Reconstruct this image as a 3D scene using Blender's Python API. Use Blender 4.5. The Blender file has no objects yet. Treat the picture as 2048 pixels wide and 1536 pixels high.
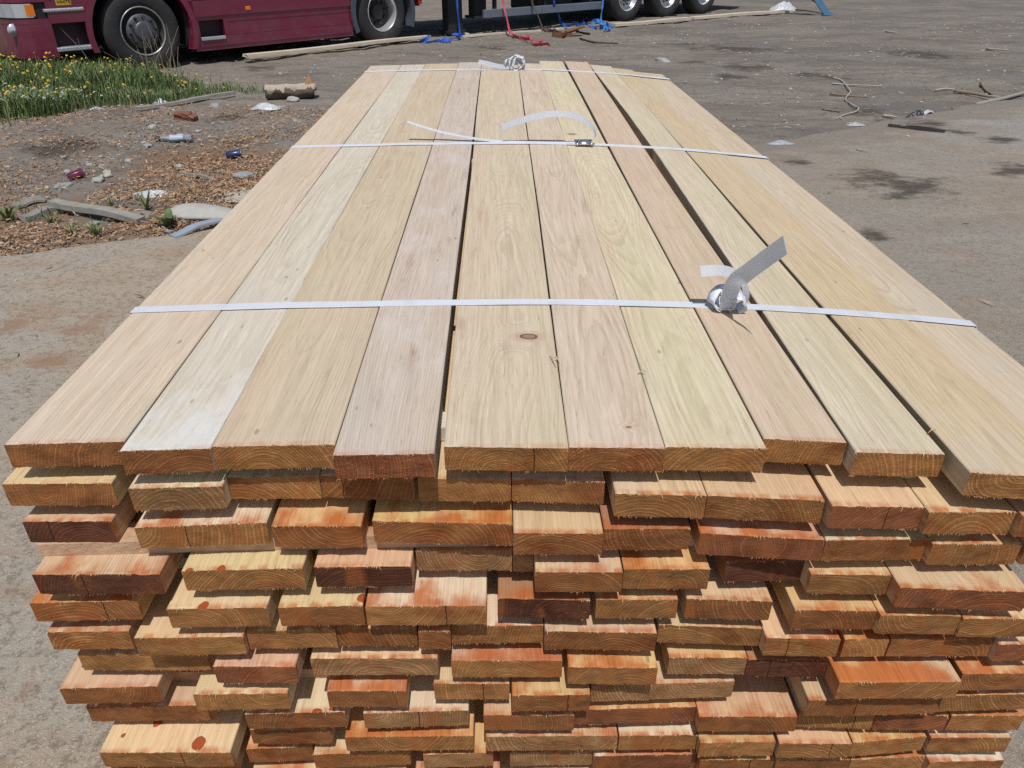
import bpy, bmesh, math, random
from mathutils import Vector, Matrix, noise
R_ = math.radians
scn = bpy.context.scene
col = scn.collection
rnd = random.Random(7)

# ---------------------------------------------------------------- camera
FPX, CH = 1500.0, 1.55                       # focal length in photo pixels, height of the eye
PITCH = math.atan(897 / FPX)
PSI = math.atan(32 * math.cos(PITCH) / FPX)  # boards run along +Y; the camera looks a degree to their right
FW = Vector((math.sin(PSI) * math.cos(PITCH), math.cos(PSI) * math.cos(PITCH), -math.sin(PITCH)))
RT = Vector((math.cos(PSI), -math.sin(PSI), 0))
UP = RT.cross(FW)
EYE = Vector((0, 0, CH))
cam = bpy.data.cameras.new('camera')
cam.sensor_width = 36; cam.lens = 36 * FPX / 2048; cam.clip_end = 1000; cam.clip_start = .05
cob = bpy.data.objects.new('camera', cam); col.objects.link(cob)
cob.location = EYE; cob.rotation_euler = (math.pi / 2 - PITCH, 0, -PSI)
scn.camera = cob
def ray(x, y): return FW + RT * ((x - 1024) / FPX) + UP * ((768 - y) / FPX)
def onz(x, y, z):                            # where a line of sight meets the level z
    d = ray(x, y); return EYE + d * ((z - CH) / d.z)
def ony(x, y, Y):
    d = ray(x, y); return EYE + d * (Y / d.y)
def ground(x, y): return onz(x, y, 0)

# ---------------------------------------------------------------- light
w = bpy.data.worlds.new('World'); scn.world = w; w.use_nodes = True
nt = w.node_tree; bg = nt.nodes['Background']
sky = nt.nodes.new('ShaderNodeTexSky'); sky.sky_type = 'NISHITA'; sky.sun_disc = False
SUN = Vector((.02, -.42, 1)).normalized()    # towards the sun: high, behind the camera
sky.sun_elevation = math.asin(SUN.z); sky.sun_rotation = math.atan2(SUN.x, SUN.y)
sky.altitude = 200; sky.dust_density = 1.5
nt.links.new(sky.outputs[0], bg.inputs[0]); bg.inputs[1].default_value = .085
sl = bpy.data.lights.new('sun', 'SUN'); sl.energy = 3.6; sl.angle = R_(.53); sl.color = (1, .965, .925)
so = bpy.data.objects.new('sun', sl); col.objects.link(so)
so.rotation_euler = SUN.to_track_quat('Z', 'Y').to_euler(); so.location = (0, -5, 10)
scn.view_settings.view_transform = 'Standard'; scn.view_settings.look = 'None'
scn.view_settings.exposure = -.08; scn.view_settings.gamma = 1
scn.cycles.use_denoising = False
scn.cycles.max_bounces = 6; scn.cycles.transparent_max_bounces = 8

# ---------------------------------------------------------------- node helpers
class G:
    def __init__(s, name):
        s.m = bpy.data.materials.new(name); s.m.use_nodes = True
        s.nt = s.m.node_tree; s.b = s.nt.nodes['Principled BSDF']
    def n(s, t, **k):
        q = s.nt.nodes.new(t)
        for a, v in k.items(): setattr(q, a, v)
        return q
    def set(s, inp, v):
        if isinstance(v, bpy.types.NodeSocket): s.nt.links.new(v, inp)
        elif isinstance(v, (tuple, list)) and inp.type == 'RGBA' and len(v) == 3: inp.default_value = (*v, 1)
        else: inp.default_value = v
    def M(s, op, a, b=0.0, c=0.0, clamp=False):
        q = s.n('ShaderNodeMath', operation=op, use_clamp=clamp)
        s.set(q.inputs[0], a); s.set(q.inputs[1], b); s.set(q.inputs[2], c); return q.outputs[0]
    def V(s, op, a, b=(0, 0, 0)):
        q = s.n('ShaderNodeVectorMath', operation=op); s.set(q.inputs[0], a); s.set(q.inputs[1], b); return q.outputs[0]
    def sep(s, v):
        q = s.n('ShaderNodeSeparateXYZ'); s.set(q.inputs[0], v); return q.outputs
    def comb(s, x, y, z):
        q = s.n('ShaderNodeCombineXYZ')
        for i, v in enumerate((x, y, z)): s.set(q.inputs[i], v)
        return q.outputs[0]
    def noise(s, v, scale=1.0, detail=2.0, rough=.5, out=0, dist=0.0):
        q = s.n('ShaderNodeTexNoise'); s.set(q.inputs['Vector'], v)
        q.inputs['Scale'].default_value = scale; q.inputs['Detail'].default_value = detail
        q.inputs['Roughness'].default_value = rough; q.inputs['Distortion'].default_value = dist
        return q.outputs[out]
    def vor(s, v, scale=1.0, out='Distance', rnd_=1.0):
        q = s.n('ShaderNodeTexVoronoi'); s.set(q.inputs['Vector'], v); q.inputs['Scale'].default_value = scale
        q.inputs['Randomness'].default_value = rnd_
        return q.outputs[out]
    def mix(s, f, a, b, blend='MIX'):
        q = s.n('ShaderNodeMix', data_type='RGBA', blend_type=blend)
        s.set(q.inputs[0], f); s.set(q.inputs[6], a); s.set(q.inputs[7], b); return q.outputs[2]
    def ss(s, v, lo, hi, a=0.0, b=1.0):
        q = s.n('ShaderNodeMapRange', interpolation_type='SMOOTHSTEP'); q.clamp = True
        s.set(q.inputs[0], v); s.set(q.inputs[1], lo); s.set(q.inputs[2], hi); s.set(q.inputs[3], a); s.set(q.inputs[4], b)
        return q.outputs[0]
    def attr(s, name): return s.n('ShaderNodeAttribute', attribute_type='OBJECT', attribute_name=name).outputs
    def pos(s): return s.n('ShaderNodeTexCoord').outputs['Object']
    def wpos(s): return s.n('ShaderNodeNewGeometry').outputs['Position']
    def bump(s, h, dist=.002, strength=1.0):
        q = s.n('ShaderNodeBump'); q.inputs['Distance'].default_value = dist; q.inputs['Strength'].default_value = strength
        s.set(q.inputs['Height'], h); s.nt.links.new(q.outputs[0], s.b.inputs['Normal'])
    def out(s, color, rough=.7, **k):
        s.set(s.b.inputs['Base Color'], color); s.set(s.b.inputs['Roughness'], rough)
        for a, v in k.items(): s.set(s.b.inputs[a.replace('_', ' ')], v)
        return s.m

def plain(name, c, rough=.6, metal=0.0, var=.15, scale=12, bump=0.0, dirt=None, spec=.5):
    g = G(name); p = g.pos()
    n = g.noise(p, scale, 4, .6)
    f = g.M('MULTIPLY_ADD', n, 2 * var, 1 - var)
    c2 = g.mix(1.0, c, g.comb(f, f, f), 'MULTIPLY')
    if dirt:
        d = g.noise(g.V('ADD', p, (3, 5, 1)), scale * .4, 5, .65)
        c2 = g.mix(g.ss(d, .45, .75, 0, dirt[1]), c2, dirt[0])
    if bump: g.bump(g.noise(p, scale * 3, 4, .6), bump)
    return g.out(c2, g.M('MULTIPLY_ADD', n, .2, rough - .1), Metallic=metal, Specular_IOR_Level=spec)

# ---------------------------------------------------------------- wood
# Every board carries its own numbers: pith (across, height, ring width), tone (sawn face colour), endt (end-grain colour),
# mark (stain, droplets, seed), knot (across, along, size), crack (across, amount, saw marks)
def rings(g, p, seedv, pith, warp, fine):
    x, y, z = g.sep(p)
    lo = g.sep(g.noise(g.V('MULTIPLY', g.V('ADD', p, seedv), (2.5, .8, 2.5)), 1.0, 2, .5, out=1))
    px, pz, sp = g.sep(pith)
    dx = g.M('ADD', g.M('SUBTRACT', x, px), g.M('MULTIPLY', g.M('SUBTRACT', lo[0], .5), warp))
    dz = g.M('ADD', g.M('SUBTRACT', z, pz), g.M('MULTIPLY', g.M('SUBTRACT', lo[1], .5), warp * 1.5))
    return dx, dz, x, y, z, sp

def wood_face():
    g = G('sawn_wood_face'); p = g.pos()
    pith = g.attr('pith')[1]; tone = g.attr('tone')[0]; mk = g.sep(g.attr('mark')[1]); kn = g.sep(g.attr('knot')[1])
    cr = g.sep(g.attr('crack')[1]); dirt = g.attr('soil')[2]
    seed = mk[2]
    sv = g.comb(g.M('MULTIPLY', seed, 7.3), g.M('MULTIPLY', seed, 3.1), g.M('MULTIPLY', seed, 11.7))
    ps = g.V('ADD', p, sv)
    dx, dz, x, y, z, sp = rings(g, p, sv, pith, .13, 0)
    # knot
    kx = g.M('SUBTRACT', x, kn[0]); ky = g.M('MULTIPLY', g.M('SUBTRACT', y, kn[1]), 1.5)
    kd = g.M('DIVIDE', g.M('SQRT', g.M('ADD', g.M('MULTIPLY', kx, kx), g.M('MULTIPLY', ky, ky))), kn[2])
    kd = g.M('ADD', kd, g.M('MULTIPLY', g.M('SUBTRACT', g.noise(ps, 60, 2), .5), .5))
    bulge = g.M('EXPONENT', g.M('MULTIPLY', g.M('MULTIPLY', kd, kd), -.07))
    r = g.M('SQRT', g.M('ADD', g.M('MULTIPLY', dx, dx), g.M('MULTIPLY', dz, dz)))
    r = g.M('ADD', r, g.M('MULTIPLY', g.M('SUBTRACT', g.noise(g.V('MULTIPLY', ps, (40, 5, 40)), 1, 3), .5), .007))
    r = g.M('ADD', r, g.M('MULTIPLY', bulge, g.M('MULTIPLY', kn[2], 3.0)))
    u = g.M('DIVIDE', r, sp)
    f = g.M('FRACT', u)
    ringid = g.noise(g.comb(g.M('FLOOR', u), seed, 0), 1.7, 0)
    late = g.M('MULTIPLY', g.ss(f, .25, .93), g.ss(f, 1.0, .95))
    late = g.M('MULTIPLY', late, g.ss(ringid, .3, .7, .35, 1))
    patch = g.noise(g.V('MULTIPLY', ps, (7, 1.3, 7)), 1, 3)
    fib = g.noise(g.V('MULTIPLY', ps, (330, 9, 330)), 1, 4, .65)
    fib2 = g.noise(g.V('MULTIPLY', ps, (120, 4, 120)), 1, 3, .6)
    pore = g.ss(g.noise(g.V('MULTIPLY', ps, (430, 24, 430)), 1, 2), .6, .7)
    pore = g.M('MULTIPLY', pore, g.ss(f, .0, .35, 1, .25))
    v = g.M('SUBTRACT', 1.0, g.M('MULTIPLY', late, g.ss(patch, .35, .7, .035, .16)))
    v = g.M('SUBTRACT', v, g.M('MULTIPLY', g.M('SUBTRACT', fib, .5), .42))
    v = g.M('SUBTRACT', v, g.M('MULTIPLY', g.M('SUBTRACT', fib2, .5), .42))
    v = g.M('SUBTRACT', v, g.M('MULTIPLY', pore, .3))
    # band-saw lines across the grain
    saw = g.M('SINE', g.M('ADD', g.M('MULTIPLY', y, 1100), g.M('ADD', g.M('MULTIPLY', x, 160), g.M('MULTIPLY', g.noise(ps, 8, 2), 30))))
    sawm = g.M('MULTIPLY', g.ss(g.noise(g.V('MULTIPLY', ps, (9, 3, 9)), 1, 2), .5, .66), cr[2])
    v = g.M('ADD', v, g.M('MULTIPLY', g.M('MULTIPLY', saw, sawm), .016))
    c = g.mix(1.0, tone, g.comb(v, g.M('POWER', v, 1.12), g.M('POWER', v, 1.3)), 'MULTIPLY')
    hue = g.noise(g.V('MULTIPLY', ps, (11, 1.1, 11)), 1, 3, .6)
    c = g.mix(g.ss(hue, .48, .72, 0, .26), c, g.mix(1.0, c, (1.0, .84, .80), 'MULTIPLY'))
    hue2 = g.noise(g.V('MULTIPLY', g.V('ADD', ps, (4, 4, 4)), (8, .9, 8)), 1, 3, .6)
    c = g.mix(g.ss(hue2, .5, .75, 0, .6), c, g.mix(1.0, c, (.93, .97, .86), 'MULTIPLY'))
    purple = g.noise(g.V('MULTIPLY', g.V('ADD', ps, (9, 2, 4)), (26, 3.2, 26)), 1, 5, .7)
    c = g.mix(g.M('MULTIPLY', g.ss(purple, .55, .75), dirt), c, g.mix(1.0, c, (.62, .47, .44), 'MULTIPLY'))
    grey = g.noise(g.V('MULTIPLY', g.V('ADD', ps, (2, 7, 4)), (5, 2, 5)), 1, 4, .6)
    c = g.mix(g.ss(grey, .56, .75, 0, .35), c, (.5, .47, .41))
    chk = g.sep(g.attr('chalk')[1])
    cm = g.M('SUBTRACT', g.M('ADD', g.noise(g.V('MULTIPLY', ps, (10, 5, 10)), 1, 5, .65), chk[0]), g.M('MULTIPLY', y, chk[1]))
    c = g.mix(g.ss(cm, .55, .85, 0, chk[2]), c, g.mix(fib2, (.62, .63, .62), (.74, .75, .745)))
    smudge = g.noise(g.V('MULTIPLY', g.V('ADD', ps, (6, 6, 6)), (14, 6, 14)), 1, 6, .72)
    c = g.mix(g.ss(smudge, .57, .72, 0, .38), c, g.mix(1.0, c, (.72, .68, .64), 'MULTIPLY'))
    # knot colour
    core = g.ss(kd, 1.1, .75); rim = g.M('MULTIPLY', g.ss(kd, .7, .95), g.ss(kd, 1.35, 1.05))
    c = g.mix(g.ss(kd, 3.2, 1.0, 0, .4), c, (.36, .2, .13))
    c = g.mix(core, c, (.3, .2, .14)); c = g.mix(g.M('MULTIPLY', rim, .85), c, (.07, .04, .03))
    # flecks
    fl = g.M('MULTIPLY', g.ss(g.vor(g.V('MULTIPLY', ps, (22, 9, 22)), 1), .085, .05), g.ss(g.noise(ps, 5, 1), .5, .62))
    c = g.mix(g.M('MULTIPLY', fl, .55), c, (.2, .13, .1))
    sand = g.noise(ps, 420, 3, .7)
    c = g.mix(1.0, c, g.comb(*[g.M('MULTIPLY_ADD', g.M('SUBTRACT', sand, .5), .22, 1.0)] * 3), 'MULTIPLY')
    # wet orange staining of the exposed front ends
    near = g.M('MULTIPLY', y, -3.0)
    st = g.noise(g.V('MULTIPLY', g.V('ADD', ps, (1, 8, 3)), (17, 11, 17)), 1, 4, .55)
    stv = g.M('ADD', g.M('ADD', st, near), g.M('SUBTRACT', mk[0], .55))
    smask = g.ss(stv, .37, .64)
    edge = g.M('MULTIPLY', g.ss(y, .014, .001), g.M('MULTIPLY', g.ss(g.noise(g.V('MULTIPLY', ps, (60, 20, 60)), 1, 3), .35, .6), g.ss(mk[0], .0, .35, .4, 1.0)))
    smask = g.M('MAXIMUM', smask, edge)
    dark = g.noise(g.V('MULTIPLY', ps, (70, 12, 70)), 1, 4)
    scol = g.mix(dark, (.56, .16, .03), (.30, .055, .013))
    dv = g.n('ShaderNodeTexVoronoi'); wv_ = g.V('ADD', ps, g.V('MULTIPLY', g.V('SUBTRACT', g.noise(ps, 50, 2, .5, 1), (.5, .5, .5)), (.011, .009, 0))); g.set(dv.inputs['Vector'], g.V('MULTIPLY', g.comb(g.sep(wv_)[0], g.sep(wv_)[1], seed), (1, .8, 1)))
    dv.inputs['Scale'].default_value = 24
    dr = g.sep(dv.outputs['Color'])
    drop = g.ss(g.M('SUBTRACT', g.M('MULTIPLY', g.M('MULTIPLY', g.M('SUBTRACT', dr[0], .3), .55), mk[1]), dv.outputs['Distance']), .0, .03)
    drop = g.M('MULTIPLY', drop, g.ss(y, .3, .2))
    c = g.mix(g.M('MULTIPLY', smask, .85), c, g.mix(1.0, scol, g.comb(v, v, v), 'MULTIPLY'))
    c = g.mix(g.M('MULTIPLY', drop, .95), c, (.34, .06, .015))
    hgt = g.M('ADD', g.M('MULTIPLY', fib, .5), g.M('ADD', g.M('MULTIPLY', g.M('MULTIPLY', saw, sawm), .1), g.M('ADD', g.M('MULTIPLY', late, -.5), g.M('MULTIPLY', drop, 2.0))))
    g.bump(hgt, .0011, .8)
    ro = g.M('SUBTRACT', g.M('SUBTRACT', .78, g.M('MULTIPLY', smask, .22)), g.M('MULTIPLY', drop, .5))
    return g.out(c, ro, Specular_IOR_Level=g.M('ADD', .25, g.M('MULTIPLY', drop, .35)))

def wood_end():
    g = G('end_grain'); p = g.pos()
    pith = g.attr('pith')[1]; tone = g.attr('endt')[0]; mk = g.sep(g.attr('mark')[1]); cr = g.sep(g.attr('crack')[1])
    rough = g.attr('soil')[2]
    seed = mk[2]
    sv = g.comb(g.M('MULTIPLY', seed, 7.3), g.M('MULTIPLY', seed, 3.1), g.M('MULTIPLY', seed, 11.7))
    ps = g.V('ADD', p, sv)
    dx, dz, x, y, z, sp = rings(g, p, sv, pith, .13, 0)
    r = g.M('SQRT', g.M('ADD', g.M('MULTIPLY', dx, dx), g.M('MULTIPLY', dz, dz)))
    r = g.M('ADD', r, g.M('MULTIPLY', g.M('SUBTRACT', g.noise(ps, 28, 3), .5), .006))
    r = g.M('ADD', r, g.M('MULTIPLY', g.M('SUBTRACT', g.noise(ps, 260, 2), .5), .0010))
    u = g.M('DIVIDE', r, sp)
    u = g.M('ADD', u, g.M('MULTIPLY', g.noise(g.comb(g.M('MULTIPLY', u, .4), seed, 0), 1, 1), 2.2))
    f = g.M('FRACT', u)
    light = g.M('MULTIPLY', g.ss(f, .5, .72), g.ss(f, 1.0, .84))
    vary = g.noise(g.comb(g.M('FLOOR', u), seed, 3), 1.3, 0)
    light = g.M('MULTIPLY', light, g.ss(vary, .3, .7, .35, 1))
    spk = g.noise(ps, 620, 3, .7)
    blot = g.noise(g.V('MULTIPLY', ps, (24, 24, 50)), 1, 4, .6)
    ang = g.M('ARCTAN2', dz, dx)
    ray_ = g.noise(g.comb(g.M('MULTIPLY', ang, 55), g.M('MULTIPLY', r, 14), seed), 1, 2)
    v = g.M('ADD', .74, g.M('MULTIPLY', light, .5))
    v = g.M('ADD', v, g.M('MULTIPLY', g.M('SUBTRACT', spk, .5), .75))
    v = g.M('ADD', v, g.M('MULTIPLY', g.M('SUBTRACT', ray_, .5), .18))
    v = g.M('MULTIPLY', v, g.ss(blot, .25, .75, .68, 1.22))
    c = g.mix(1.0, tone, g.comb(v, v, g.M('POWER', v, 1.1)), 'MULTIPLY')
    heart = g.noise(g.V('MULTIPLY', g.V('ADD', ps, (5, 5, 1)), (13, 13, 20)), 1, 3)
    c = g.mix(g.ss(heart, .5, .68, 0, .65), c, g.mix(1.0, c, (.72, .5, .42), 'MULTIPLY'))
    sap = g.noise(g.V('MULTIPLY', g.V('ADD', ps, (1, 3, 8)), (9, 9, 12)), 1, 3)
    c = g.mix(g.ss(sap, .57, .7, 0, .55), c, g.mix(1.0, c, (1.25, 1.3, 1.25), 'MULTIPLY'))
    wet = g.noise(g.V('MULTIPLY', g.V('ADD', ps, (8, 1, 2)), (22, 22, 9)), 1, 4)
    c = g.mix(g.M('MULTIPLY', g.ss(g.M('ADD', wet, g.M('MULTIPLY', mk[0], .22)), .62, .8), .6), c, (.34, .11, .03))
    # chain-saw scoring on the rough ends
    sc = g.noise(g.V('MULTIPLY', g.comb(g.M('ADD', x, g.M('MULTIPLY', z, 2.6)), y, g.M('SUBTRACT', z, g.M('MULTIPLY', x, .25))), (30, 30, 420)), 1, 3, .6)
    scm = g.M('MULTIPLY', g.ss(sc, .5, .62), g.M('ADD', .12, rough))
    c = g.mix(g.M('MULTIPLY', scm, .55), c, g.mix(1.0, c, (1.9, 1.6, 1.5), 'MULTIPLY'))
    ck = g.M('ABSOLUTE', g.M('ADD', g.M('SUBTRACT', x, cr[0]), g.M('MULTIPLY', g.M('SUBTRACT', g.noise(ps, 45, 3), .5), .009)))
    ckm = g.M('MULTIPLY', g.ss(ck, .0009, .0003), cr[1])
    c = g.mix(g.M('MULTIPLY', ckm, .85), c, (.02, .012, .008))
    h = g.M('ADD', g.M('ADD', g.M('MULTIPLY', spk, .8), g.M('MULTIPLY', light, .3)), g.M('SUBTRACT', g.M('MULTIPLY', scm, 1.4), g.M('MULTIPLY', ckm, 2)))
    g.bump(h, .0014, .9)
    return g.out(c, .8, Specular_IOR_Level=.2)
M_FACE = wood_face(); M_END = wood_end()
M_FIB = plain('wood_fibre', (.40, .21, .095), .85, var=.4, scale=60)

# ---------------------------------------------------------------- object helpers
def tag(o, label, cat, group=None, kind=None):
    if label: o['label'] = label
    if cat: o['category'] = cat
    if group: o['group'] = group
    if kind: o['kind'] = kind
    return o
def mesh_obj(name, verts, faces, mats, parent=None, mi=None, smooth=False, loc=None):
    me = bpy.data.meshes.new(name); me.from_pydata([tuple(v) for v in verts], [], faces)
    for m in (mats if isinstance(mats, (list, tuple)) else [mats]): me.materials.append(m)
    if mi is not None: me.polygons.foreach_set('material_index', mi)
    if smooth: me.polygons.foreach_set('use_smooth', [True] * len(me.polygons))
    me.validate(); me.update()
    o = bpy.data.objects.new(name, me); col.objects.link(o)
    if parent: o.parent = parent
    if loc is not None: o.location = loc
    return o
def empty(name, loc, rz=0):
    o = bpy.data.objects.new(name, None); col.objects.link(o); o.location = loc; o.rotation_euler = (0, 0, rz)
    o.empty_display_size = .2; return o
class MB:                                     # collects shapes, becomes ONE mesh
    def __init__(s): s.v = []; s.f = []; s.mi = []
    def add(s, vs, fs, mi=0):
        b = len(s.v); s.v += [tuple(v) for v in vs]; s.f += [tuple(b + i for i in f) for f in fs]; s.mi += [mi] * len(fs); return s
    def box(s, x0, x1, y0, y1, z0, z1, mi=0, bev=0.0):
        if bev <= 0:
            vs = [(x, y, z) for z in (z0, z1) for y in (y0, y1) for x in (x0, x1)]
            return s.add(vs, [(0, 2, 3, 1), (4, 5, 7, 6), (0, 1, 5, 4), (2, 6, 7, 3), (0, 4, 6, 2), (1, 3, 7, 5)], mi)
        bm = bmesh.new(); bmesh.ops.create_cube(bm, size=1)
        for v in bm.verts: v.co = ((x0 + x1) / 2 + v.co.x * (x1 - x0), (y0 + y1) / 2 + v.co.y * (y1 - y0), (z0 + z1) / 2 + v.co.z * (z1 - z0))
        bmesh.ops.bevel(bm, geom=bm.edges[:], offset=bev, segments=2, affect='EDGES', profile=.5)
        return s.bm(bm, mi)
    def bm(s, bm, mi=0):
        bm.verts.index_update(); s.add([v.co[:] for v in bm.verts], [[v.index for v in f.verts] for f in bm.faces], mi); bm.free(); return s
    def lathe(s, prof, c=(0, 0, 0), seg=32, mi=0):   # profile of (radius, y), turned about an axis along y
        vs, fs = [], []
        n = len(prof)
        for i in range(seg):
            a = 2 * math.pi * i / seg
            for r, y in prof: vs.append((c[0] + r * math.cos(a), c[1] + y, c[2] + r * math.sin(a)))
        for i in range(seg):
            j = (i + 1) % seg
            for k in range(n - 1): fs.append((i * n + k, j * n + k, j * n + k + 1, i * n + k + 1))
        return s.add(vs, fs, mi)
    def extrude(s, poly, a, b, axis='y', mi=0, side=None):
        n = len(poly)
        f = (lambda p, t: (p[0], t, p[1])) if axis == 'y' else ((lambda p, t: (t, p[0], p[1])) if axis == 'x' else (lambda p, t: (p[0], p[1], t)))
        vs = [f(p, a) for p in poly] + [f(p, b) for p in poly]
        s.add(vs, [tuple(range(n)), tuple(range(2 * n - 1, n - 1, -1))], mi)
        b0 = len(s.v) - 2 * n
        for i in range(n):
            j = (i + 1) % n; s.f.append((b0 + i, b0 + n + i, b0 + n + j, b0 + j)); s.mi.append(mi if side is None else side(i))
        return s
    def tube(s, pts, r, seg=8, mi=0):
        pts = [Vector(p) for p in pts]; n = len(pts); vs = []; fs = []
        rr = r if isinstance(r, (list, tuple)) else [r] * n
        for i, p in enumerate(pts):
            d = (pts[min(i + 1, n - 1)] - pts[max(i - 1, 0)]).normalized()
            a = d.cross(Vector((0, 0, 1)))
            if a.length < 1e-3: a = Vector((1, 0, 0))
            a.normalize(); b = d.cross(a)
            for k in range(seg):
                t = 2 * math.pi * k / seg; vs.append(p + (a * math.cos(t) + b * math.sin(t)) * rr[i])
        for i in range(n - 1):
            for k in range(seg):
                l = (k + 1) % seg; fs.append((i * seg + k, i * seg + l, (i + 1) * seg + l, (i + 1) * seg + k))
        fs += [tuple(range(seg - 1, -1, -1)), tuple(range((n - 1) * seg, n * seg))]
        return s.add(vs, fs, mi)
    def build(s, name, mats, parent=None, smooth=False, loc=None):
        o = mesh_obj(name, s.v, s.f, mats, parent, s.mi, smooth, loc)
        bm = bmesh.new(); bm.from_mesh(o.data); bmesh.ops.recalc_face_normals(bm, faces=bm.faces[:]); bm.to_mesh(o.data); bm.free()
        return o
def spline(pts, k=6):
    pts = [Vector(p) for p in pts]; out = []
    P = [pts[0] * 2 - pts[1]] + pts + [pts[-1] * 2 - pts[-2]]
    for i in range(1, len(P) - 2):
        a, b, c, d = P[i - 1:i + 3]
        for j in range(k):
            t = j / k
            out.append(.5 * ((2 * b) + (c - a) * t + (2 * a - 5 * b + 4 * c - d) * t * t + (3 * b - a - 3 * c + d) * t ** 3))
    return out + [pts[-1]]
def ribbon(pts, wv, width, thick=.0012, k=6, mb=None):   # a flat strap along a curve; wv = across direction(s) per control point
    c = spline(pts, k)
    ws = wv if isinstance(wv, list) else [wv] * len(pts)
    W = spline([Vector(x) for x in ws], k)
    vs, fs = [], []
    for i, p in enumerate(c):
        d = (c[min(i + 1, len(c) - 1)] - c[max(i - 1, 0)]).normalized(); q = W[i].normalized()
        q = (q - d * q.dot(d)).normalized(); nn = d.cross(q)
        for a, b in ((-1, -1), (1, -1), (1, 1), (-1, 1)): vs.append(p + q * (a * width / 2) + nn * (b * thick / 2))
    n = len(c)
    for i in range(n - 1):
        for k2 in range(4):
            l = (k2 + 1) % 4; fs.append((4 * i + k2, 4 * i + l, 4 * i + 4 + l, 4 * i + 4 + k2))
    fs += [(3, 2, 1, 0), (4 * n - 4, 4 * n - 3, 4 * n - 2, 4 * n - 1)]
    mb = mb or MB(); return mb.add(vs, fs)

M_FIB2 = plain('pale_fibre', (.62, .45, .26), .85, var=.3, scale=60)
# ================================================================ the timber stack
ZT, TH, PITCHZ, YF = .95, .0415, .067, 4.32
def sag(x, k):                                # the pack slumps towards its right edge
    s = max(.35, 1 - .07 * (k - 1))
    return s * ((.062 if k == 1 else .075) * x * x if x > 0 else .022 * x * x)
def ztop(x, k): return ZT - PITCHZ * (k - 1) - sag(x, k)
# front face of each board: corners of its upper edge, in the photo, from which its place in the layer is worked out
LAYERS = {
1: [(7,890,236,884),(236,901,418,896),(420,893,668,888),(665,912,868,908),(889,893,1136,896),(1140,895,1328,897),(1332,892,1521,896),(1527,879,1693,886),(1711,904,1890,908),(1941,944,2140,960)],
2: [(2,968,222,966),(255,977,446,972),(451,954,637,953),(639,951,824,956),(835,958,1022,958),(1024,958,1210,963),(1231,987,1415,991),(1415,991,1651,1001),(1666,1012,1854,1014),(1856,1024,2034,1024),(2046,1030,2200,1036)],
3: [(44,1043,222,1042),(268,1055,532,1045),(542,1052,722,1052),(744,1042,1025,1048),(1027,1066,1207,1067),(1208,1058,1382,1057),(1401,1066,1651,1080),(1653,1080,1858,1078),(1867,1088,2045,1088),(2056,1088,2180,1090)],
4: [(63,1149,318,1148),(362,1142,605,1136),(627,1134,822,1132),(831,1101,1024,1101),(1026,1104,1068,1104),(1070,1144,1246,1144),(1248,1138,1421,1138),(1453,1124,1614,1122),(1618,1148,1784,1150),(1802,1175,2062,1184)],
5: [(58,1206,273,1201),(332,1218,533,1215),(555,1215,725,1211),(730,1213,973,1211),(996,1196,1181,1201),(1193,1199,1357,1199),(1374,1197,1546,1203),(1591,1220,1757,1222),(1761,1230,1925,1232),(1927,1237,2075,1237)],
6: [(92,1264,256,1262),(267,1276,485,1273),(492,1262,670,1259),(672,1256,832,1256),(836,1262,900,1262),(902,1252,1087,1250),(1090,1262,1314,1266),(1318,1249,1529,1257),(1529,1276,1682,1278),(1691,1278,1780,1278),(1784,1278,1993,1278),(1995,1288,2085,1288)],
7: [(154,1307,412,1307),(425,1333,590,1333),(620,1317,875,1316),(902,1321,1125,1321),(1137,1334,1316,1336),(1339,1315,1496,1315),(1498,1319,1658,1321),(1680,1365,1925,1363),(1927,1348,2090,1346)],
8: [(118,1377,314,1372),(385,1389,574,1386),(653,1382,812,1382),(867,1367,1019,1367),(1024,1391,1181,1389),(1183,1372,1470,1362),(1618,1400,1716,1400),(1718,1400,1880,1396),(1881,1392,2070,1387)],
9: [(171,1413,419,1410),(489,1428,690,1423),(726,1427,937,1420),(967,1430,1149,1430),(1150,1420,1393,1413),(1399,1433,1598,1433),(1600,1423,1751,1429),(1755,1429,1900,1431),(1904,1431,2052,1431)],
10: [(198,1505,460,1505),(499,1459,660,1459),(689,1474,947,1471),(971,1473,1236,1471),(1239,1471,1395,1470),(1401,1485,1552,1483),(1560,1487,1705,1487),(1707,1485,1854,1473),(1863,1475,2024,1475)],
11: [(215,1520,470,1516),(492,1498,624,1493),(626,1509,819,1502),(846,1509,986,1505),(1020,1505,1186,1502),(1188,1512,1393,1508),(1401,1520,1550,1518),(1554,1520,1701,1520),(1703,1520,1854,1512),(1858,1524,2010,1520)],
12: [(250,1552,460,1552),(500,1556,810,1556),(830,1548,1000,1548),(1024,1556,1180,1556),(1200,1552,1390,1552),(1405,1558,1600,1558),(1610,1556,1800,1556),(1810,1560,1990,1560)],
}
def lin(r, g, b, k=1.0):
    m = .3 * r + .59 * g + .11 * b; r, g, b = (c + (m - c) * .10 for c in (r, g, b)); k *= .96
    f = lambda c: ((c / 255 + .055) / 1.055) ** 2.4 if c > 10 else c / 255 / 12.92
    return tuple(min(.85, f(c) * k) for c in (r, g, b))
ENDS = {'golden': (.45, .21, .072), 'brown': (.38, .155, .054), 'dark brown': (.15, .056, .03), 'reddish': (.32, .115, .05), 'greyish': (.42, .225, .098)}
FACES = {'pale': (.66, .48, .275), 'pinkish': (.60, .405, .25), 'whitish': (.68, .55, .37), 'yellowish': (.63, .42, .19), 'dark': (.38, .19, .10)}
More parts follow.
